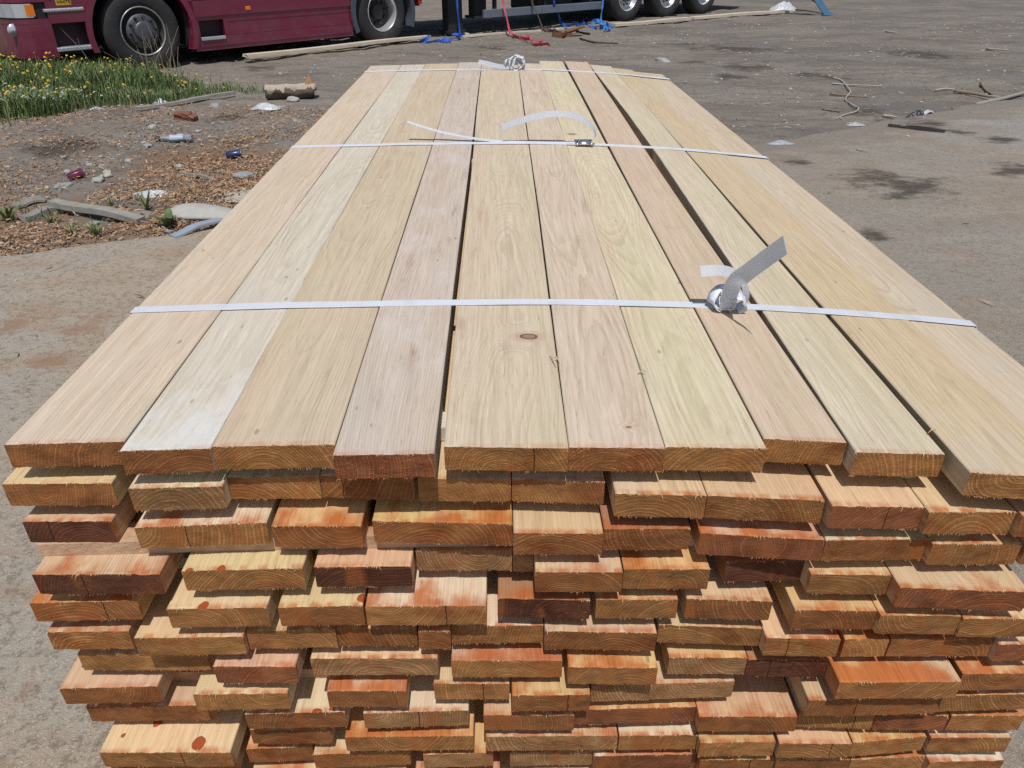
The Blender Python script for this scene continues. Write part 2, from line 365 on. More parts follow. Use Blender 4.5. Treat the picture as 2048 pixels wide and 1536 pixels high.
TOPTONE = [lin(210,190,165), lin(207,196,175), lin(201,182,153), lin(200,183,165), lin(205,187,159), lin(207,187,163),
           lin(210,195,163), lin(205,182,155), lin(207,192,163), lin(203,181,145), lin(203,184,156)]
# (layer, place): end tone, face tone, orange stain, droplets, rough end
SPEC = {(1,0):('brown','pale',0,0,0),(1,1):('brown','pale',0,0,0),(1,2):('golden','pale',0,0,0),(1,4):('golden','pale',0,0,0),(1,5):('brown','pale',0,0,0),(1,6):('golden','pale',0,0,0),(1,7):('golden','pale',0,0,0),(1,8):('golden','pale',0,0,0),(1,9):('golden','pale',0,0,0),(1,3):('reddish','pale',.0,0,1.0),(2,1):('greyish','whitish',.2,0,.5),(2,7):('golden','pinkish',.35,0,.9),(3,0):('dark brown','pinkish',.3,0,.0),
 (3,2):('brown','yellowish',.62,0,0),(3,3):('brown','yellowish',.6,0,0),(3,4):('brown','pinkish',.25,0,.2),(3,5):('brown','dark',.5,0,.3),(4,0):('dark brown','pinkish',.55,0,.2),
 (4,1):('golden','pale',.22,.9,0),(4,2):('dark brown','pinkish',.2,.5,0),(4,7):('dark brown','dark',.2,0,0),(4,9):('reddish','pinkish',.5,0,.5),(4,8):('golden','pale',.3,0,0),
 (5,1):('golden','pale',.25,.8,0),(5,2):('brown','pale',.4,.9,0),(5,3):('golden','whitish',.6,.7,0),(5,4):('dark brown','dark',.5,0,.9),(5,7):('brown','yellowish',.55,.2,0),(5,8):('golden','yellowish',.3,0,0),
 (6,1):('golden','pale',.3,1.0,0),(6,6):('brown','pinkish',.25,.5,0),(6,7):('golden','pinkish',.15,0,0),(7,1):('reddish','pinkish',.3,.8,0),(7,3):('golden','pinkish',.66,0,0),(7,4):('golden','yellowish',.62,0,0),
 (7,6):('dark brown','dark',.3,0,1.0),(7,7):('golden','yellowish',.68,0,0),(7,8):('brown','yellowish',.62,0,0),(8,0):('brown','pinkish',.15,0,0),(8,1):('golden','pale',.25,.9,0),(8,2):('brown','pinkish',.6,0,0),
 (8,4):('brown','yellowish',.55,.5,0),(8,5):('greyish','pinkish',.2,0,.3),(9,1):('brown','whitish',.3,1.0,0),(9,2):('greyish','whitish',.4,.5,0),(9,5):('brown','pinkish',.62,0,0),(10,0):('golden','pale',.25,1.0,.2),
 (10,2):('golden','yellowish',.64,0,0),(10,3):('greyish','pinkish',.55,0,.4),(10,5):('golden','yellowish',.5,0,0),(10,6):('golden','pinkish',.5,0,0),(11,1):('brown','yellowish',.5,0,0)}
ORD = ['first','second','third','fourth','fifth','sixth','seventh','eighth','ninth','tenth','eleventh','twelfth','thirteenth']
TOPLOOK = ['pinkish beige board with close straight grain', 'whitish chalky board with a bruised grey surface', 'tan board with feathery cathedral grain', 'short-cut mauve-streaked board with a rough reddish end',
  'broad tan board with one oval knot', 'pinkish board with small dark flecks', 'yellowish board with looping grain', 'pink straight-grained board with a squared end', 'pale greenish board beside a long dark gap',
  'honey-coloured board standing lower than its neighbours', 'pale beige board along the outer edge']

def board(k, i, xl, xr, yl, yr, zl, zr, far, tone, endt, mark, knot, crack, pith, soil, label, bowmid=(0.0, 0.0), chalk=(0.0, 0.0, 0.0), th=TH, hero=False):
    r = random.Random(k * 100 + i)
    nx = max(6, int((xr - xl) / (.006 if k <= 3 else .009)))
    ys = [0, .004, .012, .05, .2, .55, 1.0, 1.6, 2.3, 3.0] if hero else [0, .004, .012, .05, .3, 1.2, 2.4]
    xc, yc, zc = (xl + xr) / 2, (yl + yr) / 2, (zl + zr) / 2 - th / 2
    fx0, fx1, fy = far
    rows = []
    vs, fs, mi = [], [], []
    ch = .0014
    prof = [(t / nx, 1) for t in range(nx + 1)]
    L = fy - yc
    st = ys + [L]
    nper = 2 * (nx + 1) + 4
    for si, s in enumerate(st):
        t = s / L
        a = xl + (fx0 - xl) * t + bowmid[0] * math.sin(math.pi * min(1, t)); b = xr + (fx1 - xr) * t + bowmid[1] * math.sin(math.pi * min(1, t))
        wob = .0012 * math.sin(s * 3 + i) if hero else 0
        ring = []
        def pt(u, top):
            x = a + ch + (b - a - 2 * ch) * u + wob
            z = (zl + (zr - zl) * u) - (0 if top else th)
            y0 = (yl + (yr - yl) * u)
            if s < .03: y = y0 + s
            else: y = yc + s if si < len(st) - 1 else fy
            if si == 0:
                y += r.gauss(0, .0004) + .0005 * noise.noise(Vector((x * 60, k, i))); z += r.gauss(0, .00018) - (.0006 if top else -.0006) + .0002 * noise.noise(Vector((x * 90, k, i + 9)))
            if si == 1: z += r.gauss(0, .0002)
            return (x - xc, y - yc, z - zc)
        for q in range(nx + 1): ring.append(pt(q / nx, True))
        e = ring[-1]; ring.append((b + wob - xc, e[1], e[2] - ch))
        low = [pt(1 - q / nx, False) for q in range(nx + 1)]
        ring.append((b + wob - xc, low[0][1], low[0][2] + ch)); ring += low
        e = ring[-1]; ring.append((a + wob - xc, e[1], e[2] + ch)); ring.append((a + wob - xc, ring[0][1], ring[0][2] - ch))
        vs += ring
    for si in range(len(st) - 1):
        for q in range(nper):
            p = (q + 1) % nper; fs.append((si * nper + q, (si + 1) * nper + q, (si + 1) * nper + p, si * nper + p)); mi.append(0)
    n1 = nx + 1
    for off, flip in ((0, False), ((len(st) - 1) * nper, True)):
        T = [off + q for q in range(n1)]; B = [off + n1 + 2 + q for q in range(n1)][::-1]
        cap = [(T[q], T[q + 1], B[q + 1], B[q]) for q in range(nx)]
        cap += [(T[nx], off + n1, off + n1 + 1, B[nx]), (T[0], B[0], off + nper - 2, off + nper - 1)]
        for c_ in cap: fs.append(c_ if not flip else c_[::-1]); mi.append(1)
    # torn fibres left by the saw along the cut edge
    def fib_dir(top):
        if top and r.random() < .6: return Vector((r.gauss(0, .7), -.35 - .3 * r.random(), -.8))
        return Vector((r.gauss(0, .8), -.5 * r.random() - .15, (.3 if top else -.75) + r.gauss(0, .25)))
    for e in range(int((xr - xl) * (1500 if k <= 6 else 900))):
        u = r.random()
        edge_top = r.random() < .68
        if noise.noise(Vector((u * 6 + i * 3.3, k * 2.1, 0))) + .4 * noise.noise(Vector((u * 31 + i * 3.3, k * 2.1, 0))) < .02: continue
        x = xl + (xr - xl) * u - xc; y = (yl + (yr - yl) * u) - yc; z = (zl + (zr - zl) * u) - zc - (0 if edge_top else th)
        ln = r.uniform(.0012, .0042) * (2.2 if r.random() < .07 else 1) * (1 if edge_top else .8); wd = r.uniform(.0003, .0007)
        d = fib_dir(edge_top).normalized() * ln
        b0 = len(vs)
        vs += [(x - wd, y + .0006, z), (x + wd, y + .0006, z + .0003), (x + d.x, y + d.y, z + d.z)]
        fs.append((b0, b0 + 1, b0 + 2)); mi.append(2 if r.random() < .5 or not edge_top else 3)
    o = mesh_obj('sawn_board', vs, fs, [M_FACE, M_END, M_FIB, M_FIB2], None, mi, loc=(xc, yc, zc))
    o['pith'] = pith; o['tone'] = tone; o['endt'] = endt; o['mark'] = mark; o['knot'] = knot; o['crack'] = crack; o['soil'] = soil; o['chalk'] = chalk
    return tag(o, label, 'board', 'sawn boards in the stack')

EDGES = {}
FARX = [(726,143),(794,140),(845,138),(914,137),(962,137),(1037,137),(1084,137),(1136,139),(1185,140),(1233,143),(1281,148),(1352,156)]
FARY = [131,129,127,125,130,127,121,124,131,137,144]
STICK_Y = {}
for k, row in LAYERS.items():
    sol = []
    for (x0, y0, x1, y1) in row:
        z = ztop(0, k); a = onz(x0, y0, z); b = onz(x1, y1, z)
        for _ in range(4):
            za, zb = ztop(a.x, k), ztop(b.x, k); a = onz(x0, y0, za); b = onz(x1, y1, zb)
        sol.append([a.x, b.x, a.y, b.y, za, zb])
    if k == 1: sol.append([.80, .93, .72, .71, ztop(.80, 1), ztop(.93, 1)])
    for q in range(len(sol) - 1):
        if sol[q][1] > sol[q + 1][0] - .0012:
            m = (sol[q][1] + sol[q + 1][0]) / 2; sol[q][1] = m - .0006; sol[q + 1][0] = m + .0006
    if k == 1:
        sol[9][1] = .7992
        for q in (0, 1, 4, 5, 6): sol[q][1] = sol[q + 1][0] - .0009
    for i, (xl, xr, yl, yr, zl, zr) in enumerate(sol):
        r = random.Random(k * 31 + i * 7)
        wd = xr - xl
        en = r.choice(['golden', 'golden', 'golden', 'brown', 'brown', 'reddish', 'greyish']); fa = r.choice(['pale', 'pale', 'pinkish', 'whitish', 'yellowish'])
        stain = r.choice([.3, .4, .5, .55, .6]) if k > 2 else r.choice([.0, .15, .3]); drops = 0; ro = r.choice([0, 0, 0, .3])
        if k == 1: stain = .0
        if (k, i) in SPEC: en, fa, stain, drops, ro = SPEC[(k, i)]
        jit = r.uniform(.74, 1.0) if k > 1 else r.uniform(.85, .98); endt = tuple(c * jit for c in ENDS[en]); tone = tuple(c * r.uniform(.94, 1.05) for c in FACES[fa])
        far = (xl + r.uniform(-.0005, .0005), xr, YF + r.uniform(-.06, .04)); bow = (0.0, 0.0)
        if k == 1:
            tone = TOPTONE[i]
            fz = ZT - (.0 if i < 7 else .02)
            f0 = onz(*FARX[i], fz); f1 = onz(*FARX[i + 1], fz); fe = onz((FARX[i][0] + FARX[i + 1][0]) / 2, FARY[i], ztop((f0.x + f1.x) / 2, 1))
            far = (f0.x + .0005, f1.x - .0005, min(4.55, max(4.2, fe.y)))
            bow = {8: (.021, .004), 7: (0.0, -.006), 5: (.003, 0.0), 9: (0.0, 0.0)}.get(i, (0.0, 0.0))
        if k == 1 and i in (0, 10): EDGES[i] = (lambda Y, a=(xl if i == 0 else xr), b=far[0 if i == 0 else 1], y0=yl, y1=far[2]: a + (b - a) * (Y - y0) / (y1 - y0))
        if k == 1: dz_ = r.uniform(-.0012, .0012); zl += dz_ + r.uniform(-.0006, .0006); zr += dz_
        pth = (r.uniform(-.06, .06), r.choice([-1, -1, 1]) * r.uniform(.015, .085), r.uniform(.0038, .0062))
        if r.random() < .22: pth = (r.choice([-1, 1]) * r.uniform(.08, .14), r.uniform(-.03, .04), pth[2])
        if (k, i) in ((4, 3), (3, 6), (4, 6)): pth = (.01, -.004, .0042)
        knot = (9, 9, .01)
        if k == 1 and i == 4: knot = (.042, .33, .0135)
        if k == 1 and i == 5: knot = (.022, .05, .0032)
        if k == 1 and i == 6: knot = (-.035, 1.9, .012)
        if k == 1 and i == 2: pth = (-.01, -.05, .005)
        if k == 1 and i in (0, 7): pth = (.16, -.03, .0048)
        if k == 1 and i in (5, 6): pth = (.0, -.052, .0058)
        crack = (r.uniform(-.04, .04), 1.0 if ((k > 1 and r.random() < .13) or (k, i) in ((1, 4), (2, 8), (5, 3), (3, 1), (10, 0))) else 0.0, r.choice([.2, .6, 1.0]))
        if k == 1:
            lab = TOPLOOK[i] + ' in the top layer'
        else:
            look = en + ('-ended board with orange-stained top' if stain >= .55 else ('-ended board with red droplets on top' if drops >= .7 else '-ended board with clean pale top' if fa in ('pale', 'whitish') and stain <= .2 else '-ended sawn board'))
            lab = '%s, %s from left in %s layer down' % (look.replace(' brown-ended', '-brown-ended'), ORD[i], ORD[k - 1])
        board(k, i, xl, xr, yl, yr, zl, zr, far, tone, endt, (stain, float(drops), r.uniform(0, 9)), knot, crack, pth, ro if k > 1 else (.9 if i == 3 else (.5 if i in (4, 5) else .15)), lab, bow, ((.33, 1.1, .6) if (k, i) == (1, 1) else ((.05, .0, .4) if (k, i) == (1, 3) else ((-.05, .0, .25) if k == 1 else (0.0, 0.0, .25)))),
              th=TH if k > 1 else .0405, hero=(k == 1))
# hidden lowest layer, so that the pack reaches its bearers
x = -.72; i = 0
while x < .84:
    wd = rnd.uniform(.14, .2); r = random.Random(900 + i)
    board(13, i, x, x + wd, .88, .88, ztop(0, 13), ztop(0, 13), (x, x + wd, YF), FACES['pale'], ENDS['golden'], (.2, 0.0, r.uniform(0, 9)), (9, 9, .01), (0, 0.0, .5), (0.0, -.05, .005), .0,
          'golden-ended sawn board, %s from left in the lowest layer' % ORD[i]); x += wd + .006; i += 1

# spacer sticks laid across the pack between the layers
def stick(k, y, w, x0, x1, label, stain):
    n = 14; vs, fs = [], []
    h = PITCHZ - TH - .0016
    for q in range(n + 1):
        x = x0 + (x1 - x0) * q / n
        zt = ztop(x, k) - (TH if k > 1 else .0405) - .0008
        vs += [(x, y - yy, z) for yy, z in ((0, zt), (-w, zt), (-w, zt - h), (0, zt - h))]
    for q in range(n):
        for e in range(4): f = (e + 1) % 4; fs.append((4 * q + e, 4 * q + f, 4 * q + 4 + f, 4 * q + 4 + e))
    fs += [(3, 2, 1, 0), (4 * n, 4 * n + 1, 4 * n + 2, 4 * n + 3)]
    o = mesh_obj('spacer_stick', vs, fs, M_STICK2 if k in (3, 8) else M_STICK, None)
    return tag(o, label, 'spacer', 'spacer sticks between the layers')
gs = G('pale_stick'); pp = gs.pos()
fibs = gs.noise(gs.V('MULTIPLY', pp, (6, 300, 300)), 1, 4)
blots = gs.noise(gs.V('MULTIPLY', pp, (9, 40, 40)), 1, 3)
M_STICK2 = plain('stained_stick', (.52, .35, .22), .8, var=.35, scale=35, bump=.003, dirt=((.36, .1, .035), .85))
cst = gs.mix(fibs, (.56, .48, .37), (.72, .66, .56)); cst = gs.mix(gs.ss(blots, .58, .66, 0, .8), cst, (.45, .15, .06))
gs.bump(fibs, .001); M_STICK = gs.out(cst, .8)
SY = {1: .945, 2: .97, 3: .856, 4: .95, 5: .96, 6: .95, 7: .915, 8: .885, 9: .92, 10: .935, 11: .935, 12: .97}
for k in range(1, 13):
    stick(k, SY[k], .045, -.70, .90 if k != 3 else .70, 'pale spacer stick near the front between %s and %s board layers' % (ORD[k - 1], ORD[k]), 0)
    for yb in (2.5, 4.1):
        if k in (1,): stick(k, yb, .045, -.70, .90, 'pale spacer stick under the top layer at the %s strap' % ('middle' if yb < 3 else 'far'), 0)
M_BEAR = plain('bearer_timber', (.3, .22, .14), .85, var=.3, scale=20, bump=.003)
for yb, nm in ((1.0, 'front'), (2.5, 'middle'), (4.0, 'far')):
    o = MB().box(-.75, .93, yb, yb + .1, .004, ztop(0, 13) - TH - .001, bev=.004).build('bearer_timber', M_BEAR)
    tag(o, 'rough timber bearer carrying the %s of the board stack on the ground' % nm, 'timber', 'bearers under the stack')

# ---------------------------------------------------------------- packing straps
gp = G('woven_strap'); pw = gp.pos(); sx, sy, sz = gp.sep(pw)
rib = gp.M('SINE', gp.M('MULTIPLY', sy, 2300)); rib2 = gp.M('MULTIPLY', rib, .1)
cs_ = gp.mix(gp.M('MULTIPLY_ADD', rib, .25, .5), (.76, .80, .88), (.85, .88, .95)); cs_ = gp.mix(gp.ss(gp.noise(pw, 14, 5), .5, .75, 0, .5), cs_, (.62, .63, .63))
gp.bump(gp.M('ADD', rib, gp.M('MULTIPLY', rib2, .3)), .0006)
M_STRAP = gp.out(cs_, .38, Specular_IOR_Level=.5, Transmission_Weight=.0)
gt = G('strap_tail'); tr = gt.n('ShaderNodeBsdfTranslucent'); tr.inputs[0].default_value = (.8, .82, .85, 1)
pt_ = gt.pos(); gt.out(gt.mix(gt.noise(pt_, 40, 2), (.76, .78, .82), (.84, .86, .9)), .42)
mx = gt.n('ShaderNodeMixShader'); mx.inputs[0].default_value = .65
gt.nt.links.new(gt.b.outputs[0], mx.inputs[1]); gt.nt.links.new(tr.outputs[0], mx.inputs[2])
gt.nt.links.new(mx.outputs[0], gt.nt.nodes['Material Output'].inputs[0]); M_TAIL = gt.m
gk = G('strap_knot'); pk = gk.pos(); gk.bump(gk.noise(pk, 130, 3), .002); M_KNOT = gk.out(gk.mix(gk.noise(pk, 60, 2), (.66, .70, .76), (.78, .81, .85)), .5, Specular_IOR_Level=.5)
M_STEEL = plain('galvanised_wire', (.62, .63, .65), .3, 1.0, var=.1)
XE0, XE1 = -.712, .93
def strap(pts_px, label, width, Y):
    t = empty('packing_strap', (0, Y, ZT)); tag(t, label, 'strap', 'white packing straps round the stack')
    P = []
    for (px, py) in pts_px:
        q = ony(px, py, Y); P.append(q)
    P[0].x = EDGES[0](Y); P[-1].x = EDGES[10](Y)
    top = []
    n = 40
    for q in range(n + 1):
        x = P[0].x + (P[-1].x - P[0].x) * q / n
        # height of the boards under the strap
        zz = ztop(x, 1) + .0022
        top.append(Vector((x, Y + .0022 * noise.noise(Vector((x * 5, Y, 0))) , zz + .0007 * noise.noise(Vector((x * 9, Y, 3))))))
    hull = [Vector((P[0].x - .002, Y, top[0].z - .003)), Vector((P[0].x - .004, Y, top[0].z - .02)), Vector((-.745, Y, .62)), Vector((-.765, Y, .3)), Vector((-.745, Y, .1))]
    hul2 = [Vector((P[-1].x + .002, Y, top[-1].z - .003)), Vector((P[-1].x + .004, Y, top[-1].z - .02)), Vector((.965, Y, .6)), Vector((.968, Y, .3)), Vector((.93, Y, .1))]
    line = hull[::-1] + top + hul2
    loc = Vector((0, Y, ZT))
    ribbon([v - loc for v in line], Vector((0, 1, 0)), width, .0014, 1).build('band', M_STRAP, t)
    return t, loc
s1, l1 = strap([(247, 625), (1945, 658)], 'nearest white strap with a crumpled knot and raised tail', .0235, 1.3033)
s2, l2 = strap([(583, 287), (1540, 315)], 'middle white strap with a wire buckle and an arched loose end', .027, 2.577)
s3, l3 = strap([(726, 141), (1336, 155)], 'farthest white strap with a bunched knot near the end of the stack', .03, 4.20)
def view_across(pts):                        # across direction so that a loose end shows its face towards where one stands
    out = []
    for i, p in enumerate(pts):
        d = (Vector(pts[min(i + 1, len(pts) - 1)]) - Vector(pts[max(i - 1, 0)])).normalized()
        out.append(d.cross(Vector((0, -.75, .66))).normalized())
    return out
# knot of the near strap
K = ony(1452, 612, 1.29)
z0 = K.z
def loop(cx, cz, y0, rad, a0, a1, width, tilt, n=14, squash=1.0):
    pts, ws = [], []
    for q in range(n + 1):
        a = a0 + (a1 - a0) * q / n
        pts.append(Vector((cx + rad * math.cos(a), y0 + tilt * math.sin(a) * rad, cz + squash * rad * math.sin(a)))); pts[-1] += .007 * Vector((noise.noise(pts[-1] * 40), noise.noise(pts[-1] * 40 + Vector((9, 0, 0))), .6 * noise.noise(pts[-1] * 40 + Vector((0, 9, 0))))); ws.append(Vector((.6 * math.sin(a * 1.7), 1, .3 * math.cos(a))))
    return pts, ws
kb = MB()
for (dx, dz, dy, rad, a0, a1, wdt, tl, sq) in ((-.014, .022, -.004, .018, -.6, 4.6, .024, .5, .95), (.012, .017, -.012, .016, -1.2, 4.2, .024, -.5, .95), (-.002, .012, .004, .012, .3, 6.0, .022, .2, .8), (-.006, .024, .006, .013, 1.0, 5.2, .018, .8, 1.1)):
    p_, w_ = loop(K.x + dx, ztop(K.x, 1) + .003 + dz, 1.29 + dy, rad, a0, a1, wdt, tl, squash=sq)
    ribbon([v - l1 for v in p_], w_, wdt, .0012, 3, kb)
kn = kb.build('knot', M_KNOT, s1, True)
wb = MB()
for dx in (-.008, .004): wb.tube([Vector((K.x + dx - .012, 1.274, ztop(K.x, 1) + .006)) - l1, Vector((K.x + dx, 1.268, ztop(K.x, 1) + .012)) - l1, Vector((K.x + dx + .012, 1.276, ztop(K.x, 1) + .006)) - l1], .0016, 6)
wb.build('wire_buckle', M_STEEL, s1, True)
zs = ztop(.43, 1)
tail = [Vector((K.x - .004, 1.268, zs + .012)), Vector((K.x + .002, 1.25, zs + .05)), Vector((.425, 1.21, zs + .10)), Vector((.436, 1.165, zs + .15)), Vector((.452, 1.121, zs + .2))]
tail = [K + Vector((-.004, -.02, .004)), ony(1466, 570, 1.25), ony(1492, 547, 1.21), ony(1532, 517, 1.165), ony(1571, 489, 1.121)]
ribbon([v - l1 for v in tail], view_across(tail), .031, .0011, 8).build('loose_tail', M_TAIL, s1)
curl = [ony(1478, 618, 1.285), ony(1492, 600, 1.285), ony(1488, 570, 1.285), ony(1470, 549, 1.288), ony(1440, 541, 1.289), ony(1401, 543, 1.289)]
wv = [Vector((.25, .9, .1)), Vector((.7, .7, 0)), Vector((.5, .85, .2)), Vector((-.1, .75, .65)), Vector((-.1, .75, .65)), Vector((-.1, .75, .65))]
ribbon([v - l1 for v in curl], wv, .0225, .0011, 8).build('loose_tail', M_TAIL, s1)
# buckle and loose ends of the middle strap
B2 = ony(1168, 285, 2.565); zb = ztop(B2.x, 1)
bb = MB()
for dx in (-.024, .024): bb.tube([Vector((B2.x + dx, 2.545, zb + .008)) - l2, Vector((B2.x + dx, 2.605, zb + .008)) - l2], .004, 8)
for dy in (2.55, 2.6): bb.tube([Vector((B2.x - .03, dy, zb + .009)) - l2, Vector((B2.x + .03, dy, zb + .009)) - l2], .0035, 8)
bb.box(B2.x - .02 , B2.x + .02, 2.553 - 2.577, 2.60 - 2.577, zb + .0045 - ZT, zb + .013 - ZT)
bb.build('wire_buckle', M_STEEL, s2, True)
arc = [ony(1181, 286, 2.565), ony(1191, 270, 2.565), ony(1178, 248, 2.57), ony(1146, 231, 2.575), ony(1106, 228, 2.58), ony(1060, 236, 2.585), ony(1025, 247, 2.59), ony(1004, 256, 2.59)]
ribbon([v - l2 for v in arc], [Vector((.3, .95, .1))] * 2 + [Vector((.1, .8, .6))] * 2 + [Vector((0, .75, .65))] * 2 + [Vector((-.3, .8, .5)), Vector((-.5, .6, .5))], .026, .0012, 8).build('loose_tail', M_TAIL, s2)
t2 = [ony(1150, 286, 2.575), ony(1060, 284.5, 2.585), ony(980, 281, 2.6), ony(900, 268, 2.62), ony(850, 255, 2.628), ony(815, 243, 2.63)]
ribbon([v - l2 for v in t2], Vector((0, 1, .12)), .018, .0012, 8).build('loose_tail', M_STRAP, s2)
# bunched knot of the far strap
K3 = ony(1033, 130, 4.19); kb = MB()
for (dx, dz, rad, a0, a1, wdt, tl, sq) in ((-.005, .030, .034, -.4, 3.9, .03, .4, 1.0), (.012, .022, .03, -1.0, 3.6, .03, -.4, 1.25), (.0, .016, .02, .3, 6.0, .03, .3, 1.0), (-.03, .03, .026, .2, 3.4, .028, .6, .8)):
    p_, w_ = loop(K3.x + dx, ZT + .004 + dz, 4.19, rad, a0, a1, wdt, tl, squash=sq)
    ribbon([v - l3 for v in p_], w_, wdt, .0014, 3, kb)
kb.build('knot', M_KNOT, s3, True)
t3 = [ony(1025, 134, 4.19), ony(1000, 133, 4.2), ony(975, 127, 4.21), ony(957, 123.5, 4.22)]
ribbon([v - l3 for v in t3], [Vector((0, .8, .6))] * 4, .03, .0012, 6).build('loose_tail', M_TAIL, s3)

# torn slivers caught on the board edges
for (px0, py0, px1, py1, lab) in ((1104, 716, 1120, 724, 'small torn sliver on the seam right of the oval knot'), (1276, 748, 1292, 744, 'fine splinter sticking up at the seam of the looping-grain board'), (1856, 866, 1872, 861, 'pale splinter bridging the gap beside the honey-coloured board'), (1100, 712, 1112, 732, 'short curled shaving lying across the seam near the oval knot')):
    a_ = onz(px0, py0, ztop(onz(px0, py0, ZT).x, 1) + .002); b_ = onz(px1, py1, ztop(onz(px1, py1, ZT).x, 1) + .004); mid = (a_ + b_) / 2 + Vector((0, 0, .006))
    o = MB().tube([Vector((0, 0, 0)), mid - a_, b_ - a_], [.0006, .0011, .0005], 5).build('wood_sliver', M_FIB2, None, True, a_); tag(o, lab, 'sliver', 'slivers on the top boards')

# ================================================================ the yard
def edge_y(x):                                # far edge of the hard-standing
    y = 4.08 + .31 * (x + 2.82) if x < -1.2 else 4.58 + .58 * (x + 1.2)
    return y + .10 * noise.noise(Vector((x * .9, 3.1, 0))) + .05 * noise.noise(Vector((x * 4, 7.7, 0)))
def on_slab(x, y): return y < edge_y(x)
def relief(x, y):
    p = Vector((x, y, 0))
    z = .030 * noise.noise(p * .9) + .022 * noise.noise(p * 2.6) + .016 * noise.noise(p * 6.0) + .010 * noise.noise(p * 13)
    d = y - edge_y(x)
    t = max(0, min(1, (d + .05) / .35)); fade = max(0, min(1, (34 - math.hypot(x, y - 8)) / 10))
    return (z * t - .03 * (1 - t)) * fade
xs = [-160, -90, -50, -30, -20, -15] + [-12 + .085 * i for i in range(283)] + [15, 20, 30, 50, 90, 160]
ys = [-60, -20, -5, 1, 2] + [2.6 + .07 * i * (1 + i * .0022) for i in range(200)] + [27, 30, 36, 45, 60, 100, 200]
nX = len(xs)
gv = [(x, y, relief(x, y)) for y in ys for x in xs]
gf = [(j * nX + i, j * nX + i + 1, (j + 1) * nX + i + 1, (j + 1) * nX + i) for j in range(len(ys) - 1) for i in range(nX - 1)]

def stain(g, P, cx, cy, rx, ry, ang, wob):
    d = g.V('SUBTRACT', P, (cx, cy, 0)); x, y, _ = g.sep(d)
    ca, sa = math.cos(ang), math.sin(ang)
    a = g.M('DIVIDE', g.M('ADD', g.M('MULTIPLY', x, ca), g.M('MULTIPLY', y, sa)), rx)
    b = g.M('DIVIDE', g.M('SUBTRACT', g.M('MULTIPLY', y, ca), g.M('MULTIPLY', x, sa)), ry)
    q = g.M('SQRT', g.M('ADD', g.M('MULTIPLY', a, a), g.M('MULTIPLY', b, b)))
    return g.ss(g.M('ADD', q, g.M('MULTIPLY', g.M('SUBTRACT', wob, .5), 4.6)), 1.15, .1)
def stains(g, P, c, lst, colr, amt):
    wob = g.noise(g.V('MULTIPLY', P, (1.0, 1.6, 1)), 3.4, 8, .74)
    m = None
    for (px0, py0, px1, py1, ry) in lst:
        A, B = ground(px0, py0), ground(px1, py1); C = (A + B) / 2
        s = stain(g, P, C.x, C.y, (B - A).length / 2, ry, math.atan2(B.y - A.y, B.x - A.x), wob)
        m = s if m is None else g.M('MAXIMUM', m, s)
    return g.mix(g.M('MULTIPLY', m, amt), c, colr)

g = G('yard_dirt'); P = g.wpos()
n1 = g.noise(P, .55, 5, .6); n2 = g.noise(P, 3.2, 6, .68); n3 = g.noise(P, 19, 5, .7); n4 = g.noise(P, 120, 3, .7)
streak = g.noise(g.V('MULTIPLY', P, (.8, 4.2, 1)), 1.4, 8, .7)
c = g.mix(g.ss(n1, .3, .7), (0.261, 0.230, 0.192), (0.213, 0.187, 0.160))
c = g.mix(g.ss(streak, .47, .66, 0, .75), c, (0.138, 0.112, 0.089))
c = g.mix(g.ss(n2, .55, .75, 0, .55), c, (0.331, 0.304, 0.263))
c = g.mix(g.ss(g.noise(g.V('ADD', P, (9, 4, 0)), 1.1, 5, .6), .52, .7, 0, .45), c, (0.213, 0.205, 0.204))
c = g.mix(g.ss(n3, .5, .68, 0, .7), c, (0.103, 0.079, 0.064))
c = g.mix(g.ss(n4, .6, .8, 0, .5), c, (0.394, 0.359, 0.311))
broad = g.M('ADD', g.noise(g.V('MULTIPLY', g.V('ADD', P, (31, 7, 0)), (.45, 1.1, 1)), 1, 7, .72), g.ss(g.sep(P)[0], -2, 6, -.06, .04))
c = g.mix(g.ss(broad, .45, .62, 0, .5), c, (.118, .105, .098))
# reddish bark dust where the shavings lie
A = ground(190, 440)
bd = None
for (cx, cy, rx, ry) in ((-2.6, 4.75, 1.9, .55), (-1.8, 5.5, .9, .7), (-2.4, 6.3, .8, .6), (-3.9, 4.5, 1.2, .5)):
    s = stain(g, P, cx, cy, rx, ry, .25, g.noise(P, 1.7, 6, .66)); bd = s if bd is None else g.M('MAXIMUM', bd, s)
c = g.mix(g.M('MULTIPLY', bd, .75), c, g.mix(n3, (0.268, 0.160, 0.095), (0.173, 0.108, 0.067)))
c = stains(g, P, c, [(1350, 96, 1580, 100, .5), (1430, 130, 1560, 142, .35), (1560, 142, 1720, 158, .3), (1320, 88, 1420, 86, .2), (1350, 122, 1420, 128, .3), (1760, 100, 1960, 122, .5), (1690, 215, 1800, 232, .3), (960, 90, 1010, 102, .25), (470, 138, 560, 136, .3),
    (10, 300, 170, 306, .22), (60, 285, 230, 300, .22), (440, 285, 520, 292, .2), (420, 232, 500, 240, .3), (1430, 150, 1490, 160, .3)], (0.059, 0.047, 0.039), .8)
g.bump(g.M('ADD', g.M('MULTIPLY', n3, .6), g.M('ADD', g.M('MULTIPLY', n4, .25), n2)), .03, .9)
M_DIRT = g.out(c, .95, Specular_IOR_Level=.15)
o = mesh_obj('ground', gv, gf, M_DIRT, smooth=True); tag(o, 'packed brown dirt of the timber yard', 'ground', None, 'structure')

